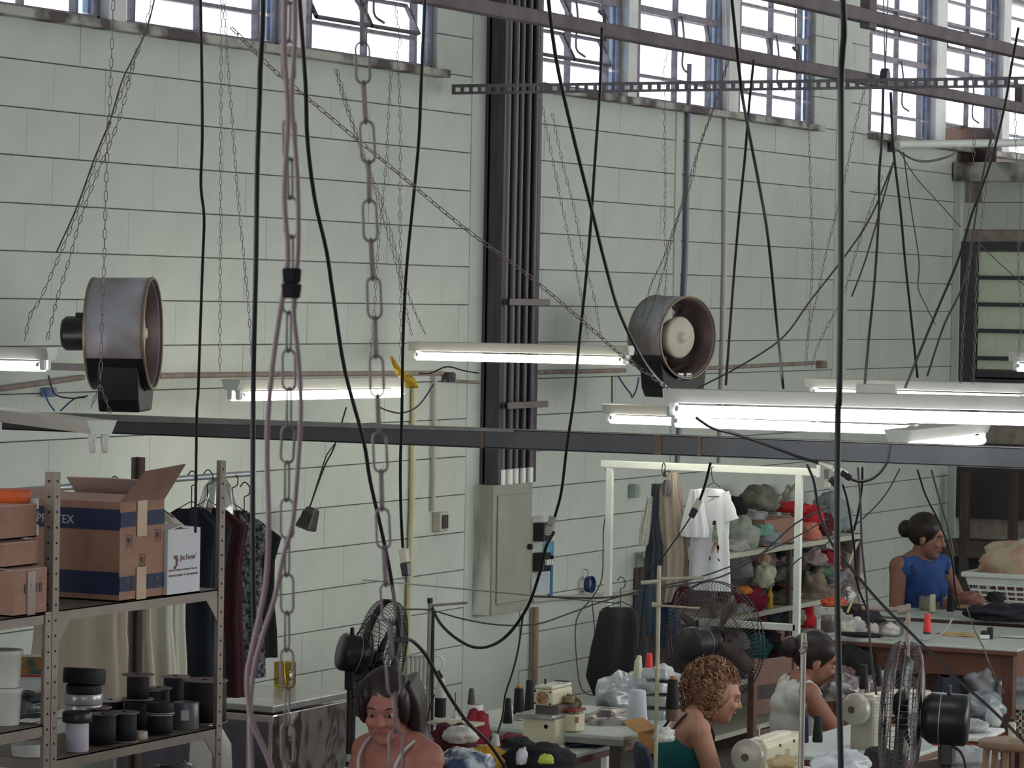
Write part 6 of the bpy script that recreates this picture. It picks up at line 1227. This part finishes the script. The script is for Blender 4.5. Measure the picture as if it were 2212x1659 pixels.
q = D(1702, 1648, 12.0); t = thing('oil_cup', 'cream plastic cup on the foreground machine', 'cup', q); MB().lathe([(.018, -.03), (.022, -.01), (.02, .008), (.012, .02), (.01, .05)], n=20).build('cup', mat('cream_cup', (206, 196, 160), .4), t)
# ------------------------------------------------------------------ people
def skinm(n, c): return mat(n, c, .55, var=.06, scale=10, spec=.35)
def person(label, origin, yaw, lean, skin, hair, parts, head, arms, torso, hairfn, legs=True, scale=1.0, turn=0.0):
    """local frame: +x forward, +y left, z up; origin at the hips on the seat"""
    t = thing('person', label, 'person', origin, yaw); t.scale = (scale,) * 3
    L = math.radians(lean); S = Vector((math.sin(L), 0, math.cos(L)))
    def sp(h, x=0, y=0): return S * h + Vector((math.cos(L) * x, y, -math.sin(L) * x))
    b = MB(); R2 = Matrix.Rotation(L, 3, 'Y')
    b.ball(sp(.04), (.12, .175, .12), 24, 14, R2); b.ball(sp(.17), (.1, .145, .13), 24, 14, R2); b.ball(sp(.33, .005), (.11, .155, .15), 24, 14, R2); b.ball(sp(.43), (.085, .165, .075), 24, 14, R2)
    for s in (-1, 1): b.ball(sp(.33, .075, s * .07), (.06, .062, .065), 16, 10, R2)
    hc = Vector(head['c']); b.capsule(sp(.44, -.01), hc + Vector((-.03, 0, -.05)), .06, .052, 14)
    b.ball(sp(.46, -.01), (.055, .13, .045), 18, 10, R2)
    for s in (-1, 1): b.capsule(sp(.50, -.02, s * .04), sp(.455, -.01, s * .16), .04, .045, 12)
    H = Matrix.Rotation(head.get('yaw', 0), 3, 'Z') @ Matrix.Rotation(head.get('pitch', 0), 3, 'Y')
    def hp(x, y, z): return hc + H @ Vector((x, y, z))
    b.ball(hp(-.012, 0, .035), (.092, .074, .09), 28, 18, H); b.ball(hp(.028, 0, -.03), (.06, .058, .085), 24, 14, H)      # skull, face
    b.ball(hp(.055, 0, -.085), (.028, .03, .025), 14, 8, H); b.ball(hp(.08, 0, .028), (.016, .045, .016), 14, 8, H)      # chin, brow
    b.capsule(hp(.082, 0, .015), hp(.102, 0, -.022), .010, .0135, 10)                                                  # nose
    for s in (-1, 1):
        b.ball(hp(.066, s * .034, -.022), (.024, .024, .022), 12, 8, H); b.ball(hp(-.005, s * .076, -.01), (.018, .009, .03), 12, 8, H); b.ball(hp(.094, s * .011, -.026), (.008, .008, .007), 8, 6, H)
    for pts, rr in arms:                                  # shoulder, elbow, wrist, then the hand
        sh, el, wr, pd = [Vector(p) for p in pts]; b.capsule(sh, el, .05, .038, 14); b.capsule(el, wr, .038, .025, 14); b.ball(sh, .056, 14, 10)
        b.capsule(sh, sp(.40, 0, sh.y * .5), .055, .07, 12)
        d = pd.normalized(); up = Vector((0, 0, 1)); sd = d.cross(up).normalized() * rr; n_ = sd.cross(d).normalized() * (1 if rr > 0 else -1); n_ = n_ if n_.z > 0 else -n_
        pc = wr + d * .045; b.ball(pc, (.046, .036, .016), 16, 10, Matrix((d, sd.normalized(), n_)).transposed())
        for k, (o_, l_) in enumerate(((-.027, .062), (-.009, .072), (.009, .068), (.026, .052))):
            r0 = wr + d * .078 + sd.normalized() * o_; r1 = r0 + d * l_ * .45 - n_ * .008; r2 = r1 + d * l_ * .3 - n_ * .02; r3 = r2 + d * l_ * .12 - n_ * .02
            b.capsule(r0 - d * .02, r1, .0088, .0082, 8); b.capsule(r1, r2, .0082, .0075, 8); b.capsule(r2, r3, .0075, .0068, 8)
        q0 = wr + d * .02 - sd.normalized() * .026; q1 = q0 + d * .03 - sd.normalized() * .02 - n_ * .01; q2 = q1 + d * .025 - n_ * .012; b.capsule(q0, q1, .0115, .0095, 8); b.capsule(q1, q2, .0095, .008, 8)
    if legs:
        for s in (-1, 1):
            kn = Vector((.42, s * .1, .0)); b.capsule((0, s * .085, .0), kn, .085, .06, 14); b.capsule(kn, (.38, s * .1, -.38), .056, .036, 14); b.capsule((.37, s * .1, -.415), (.5, s * .11, -.43), .034, .026, 12)
    o = b.build('body', skin, t); r = o.modifiers.new('r', 'REMESH'); r.mode = 'VOXEL'; r.voxel_size = .0065; r.use_smooth_shade = True
    s_ = o.modifiers.new('s', 'SMOOTH'); s_.factor = .5; s_.iterations = 3
    ew = mat('eye_white', (178, 166, 158), .35); ei = mat('iris_dark', (44, 28, 22), .25)
    for s in (-1, 1):
        e_ = MB().ball(hp(.078, s * .03, .006), (.0105, .0125, .007), 14, 10, H).build('eye', ew, t); MB().ball(hp(.0865, s * .03, .006), (.0042, .0068, .0068), 10, 8, H).build('iris', ei, e_)
        MB().tube([hp(.091, s * .014, .027), hp(.09, s * .03, .033), hp(.078, s * .047, .028)], .003, 6).build('eyebrow', hair, t)
    MB().tube([hp(.080, -.022, -.056), hp(.091, -.008, -.0525), hp(.0915, 0, -.054), hp(.091, .008, -.0525), hp(.080, .022, -.056)], .0045, 8).build('lips', mat('lips', (150, 82, 78), .45), t)
    hairfn(t, hp, H, hair)
    torso(t, sp, R2, L)
    if legs:
        b = MB(); b.ball(sp(.03), (.13, .185, .125), 24, 14, R2)
        for s in (-1, 1):
            kn = Vector((.42, s * .1, .0)); b.capsule((0, s * .085, .0), kn, .095, .07, 14); b.capsule(kn, (.38, s * .1, -.36), .066, .05, 14)
        o = b.build('trousers', mat('dark_trousers', (44, 48, 60), .9, bump=.3), t); r = o.modifiers.new('r', 'REMESH'); r.mode = 'VOXEL'; r.voxel_size = .012; r.use_smooth_shade = True
        for s in (-1, 1): MB().ball((.44, s * .105, -.43), (.11, .042, .032), 16, 10).build('shoe', BLKP, t)
    return t
def shirt(c, sleeves=False, low=True, straps=False, neck=.435, name='top', strap_m=None, bump=.4, frill=None):
    def fn(t, sp, R2, L):
        m = mat('top_%d_%d_%d' % c, c, .85, var=.08, bump=bump, bscale=14); b = MB()
        b.ball(sp(.05), (.135, .19, .13), 28, 16, R2); b.ball(sp(.17), (.115, .158, .14), 28, 16, R2); b.ball(sp(.31, .004), (.121, .166, .135), 28, 16, R2)
        for s in (-1, 1): b.ball(sp(.33, .078, s * .07), (.066, .069, .072), 16, 10, R2)
        if not straps: b.ball(sp(neck, -.005), (.094, .15, .07), 24, 14, R2)
        if not straps:
            for s in (-1, 1): b.ball(sp(.43, -.005, s * .11), (.085, .07, .07), 16, 10, R2); b.capsule(sp(.40, 0, s * .08), sp(.44, 0, s * .175), .086, .074, 14); b.ball(sp(.465, -.012, s * .09), (.07, .075, .05), 16, 10, R2)
            b.ball(sp(.38, .0), (.125, .165, .09), 24, 14, R2)
        o = b.build(name, m, t); r = o.modifiers.new('r', 'REMESH'); r.mode = 'VOXEL'; r.voxel_size = .008; r.use_smooth_shade = True
        s_ = o.modifiers.new('s', 'SMOOTH'); s_.factor = .5; s_.iterations = 14
        if straps:
            for s in (-1, 1): MB().tube([sp(.37, .10, s * .085), sp(.44, .09, s * .095), sp(.5, .02, s * .105), sp(.485, -.055, s * .1), sp(.38, -.095, s * .085)], .0065, 8).build('strap', strap_m or m, t)
        if frill:
            for s in (-1, 1): MB().loft([(.0, 0, 0, .075, .05), (-.03, 0, 0, .082, .058), (-.06, 0, 0, .088, .06)], 28, .006, 9, 2, M=Matrix.Translation(sp(.46, -.005, s * .175)) @ Matrix.Rotation(s * -.5, 4, 'X')).build('frill_sleeve', mat('frill_m', frill, .85), t)
    return fn
def hair_back(length=.0, bun=False, vol=1.0, side=False):
    def fn(t, hp, H, m):
        def dz(d): return 1 + .035 * noise.noise(Vector((d.x * 9, d.y * 26, d.z * 5)))
        b = MB(); b.ball(hp(-.026, 0, .045), Vector((.100, .085, .098)) * vol, 40, 26, H, dz)
        for s in (-1, 1): b.ball(hp(-.01, s * .052, .06), Vector((.075, .035, .06)) * vol, 20, 12, H, dz)
        if length:
            for k, (x, y) in enumerate(((-.06, .055), (-.085, .02), (-.085, -.02), (-.05, .065), (-.02, .074), (-.035, .078))): b.tube([hp(x, y, .05), hp(x - .015, y * 1.15, -.03), hp(x - .02, y * 1.25, -.03 - length * .6), hp(x - .03, y * 1.1, -.03 - length)], .034, 10, 4, .016)
        if side:
            for s in (-1, 1): b.ball(hp(-.005, s * .07, .025), Vector((.06, .026, .075)), 20, 14, H, dz)
            for k in range(7):
                x = .01 - k * .016; b.tube([hp(x - .01, .07, .09), hp(x - .015, .098, .02), hp(x - .02, .102, -.05), hp(x - .03, .108, -.105), hp(x - .035, .135, -.15)], .03, 10, 4, .012)
        b.build('hair', m, t)
        if bun: MB().ball(hp(-.13, 0, .03), (.045, .05, .05), 24, 16, H, dz).build('hair_bun', m, t)
    return fn
def hair_curly():
    def fn(t, hp, H, m):
        b = MB(); rr = random.Random(3); b.ball(hp(-.045, 0, .02), (.105, .1, .115), 32, 20, H)
        for i in range(520):
            a, z = rr.uniform(0, 2 * PI), rr.uniform(-.95, 1); s = math.sqrt(1 - z * z); d = Vector((s * math.cos(a), s * math.sin(a), z))
            if d.x > .35 and d.z < .42: continue
            c = Vector((-.045 + d.x * .112, d.y * .105, .02 + d.z * .122 + (-.02 if z < -.4 else 0))); R_ = rr.uniform(.007, .013); ax = Vector((rr.uniform(-1, 1), rr.uniform(-1, 1), rr.uniform(-1, 1)))
            pts = []; Q = frame_of(H @ (d + ax * .5)); n = 9
            for k in range(n): an = k * 1.0; pts.append(hp(*c) + Q @ Vector((R_ * math.cos(an), R_ * math.sin(an), k * .0035)))
            b.tube(pts, .0032, 5, 1)
        b.build('curly_hair', m, t)
    return fn
def place(px, py, z, hc, yaw, scale=1.0):                 # origin so that the head centre lands on the pixel
    p = D(px, py, z); R = Matrix.Rotation(yaw, 3, 'Z'); return p - (R @ Vector(hc)) * scale
yawR = math.atan2(RT.y, RT.x)                            # facing the right of the picture
yawC = math.atan2(-FW.y, -FW.x)                          # facing the camera
DKH = mat('dark_hair', (38, 28, 28), .45, var=.2, streak=(60, 60, 4)); DKH2 = mat('dark_brown_hair', (46, 36, 34), .45, var=.2, streak=(60, 60, 4)); CUR = mat('curly_brown_hair', (118, 82, 62), .5, c2=(170, 128, 96), scale=30)
# left woman, turned to the camera
hc = (.09, .0, .60); y = yawC - .8
person('woman with dark tied-back hair in a pale strap top, facing the camera', place(832, 1533, 11.6, hc, y), y, 4, skinm('skin_a', (168, 114, 102)), DKH, None, dict(c=hc, yaw=.66, pitch=.2),
       [([(.03, .155, .44), (.10, .2, .16), (.3, .1, .1), (1, -.5, -.1)], -1), ([(.03, -.155, .44), (.1, -.2, .16), (.3, -.12, .08), (1, .4, -.1)], 1)], shirt((196, 184, 188), straps=True), hair_back(.10, side=True))
# curly-haired woman, profile to the right
hc = (.27, .0, .545); y = yawR + .12
person('woman with curly brown hair in a teal strap top, bent over her machine', place(1552, 1503, 14.0, hc, y, .93), y, 20, skinm('skin_b', (196, 146, 122)), CUR, None, dict(c=hc, yaw=-.1, pitch=.26),
       [([(.15, .18, .425), (.26, .2, .14), (.48, .12, .13), (1, -.2, -.25)], -1), ([(.15, -.19, .42), (.26, -.2, .10), (.47, -.1, .08), (1, .2, -.25)], 1)], shirt((30, 104, 104), straps=True, strap_m=mat('dark_strap', (60, 44, 52), .6)), hair_curly(), scale=.93)
pch = D(1408, 1620, 13.6); ch_ = chair('navy office chair of the curly-haired woman', (pch.x, pch.y, 0), y, mat('navy_upholstery', (46, 54, 76), .85, bump=.3, bscale=80)); ch_.scale = (.84, .84, .84)
# woman with bun, profile to the right
hc = (.12, .0, .575); y = yawR + .1
o3 = place(1762, 1430, 15.4, hc, y)
person('woman with black bun hair in a white sleeveless blouse, sewing', o3, y, 6, skinm('skin_c', (150, 104, 84)), DKH, None, dict(c=hc, yaw=-.05, pitch=.3),
       [([(.05, .18, .45), (.22, .22, .26), (.45, .1, .28), (1, -.1, -.2)], -1), ([(.05, -.2, .45), (.22, -.24, .22), (.46, -.08, .25), (1, .1, -.2)], 1)], shirt((208, 208, 202)), hair_back(0, True))
MB().loft([(0, 0, 0, .062, .07), (-.035, .012, 0, .08, .095)], 24, .003, 5, 1, M=Matrix.Translation((.05, 0, .505)) @ Matrix.Rotation(.15, 4, 'Y')).build('collar', mat('top_208_208_202', (0, 0, 0)), bpy.data.objects['person.002'])
c3 = Vector((o3.x - .2 * math.cos(y), o3.y - .2 * math.sin(y), 0)); chair('brown wooden chair with slatted back behind the woman with bun hair', Vector((D(1668, 1540, 15.9).x, D(1668, 1540, 15.9).y, 0)), y - .75, mat('brown_wood', (104, 72, 60), .6, var=.15, streak=(20, 20, 3)), True)
# far woman in blue
hc = (.09, .0, .60); y = yawR - .75
person('woman with pinned-up dark hair in a blue top at the far table', place(2003, 1163, 20.3, hc, y, 1.06), y, 6, skinm('skin_d', (152, 110, 94)), DKH2, None, dict(c=hc, yaw=.35, pitch=.15),
       [([(.045, .19, .45), (.2, .22, .2), (.36, .04, .30), (.9, -.1, .4)], -1), ([(.045, -.2, .45), (.08, -.27, .12), (.3, -.08, .26), (.9, .2, .4)], 1)], shirt((52, 84, 150), frill=(46, 62, 112)), hair_back(0, True, 1.02), scale=1.06)
for o in list(C.objects):
    if '_w' in o.keys(): del o['_w']
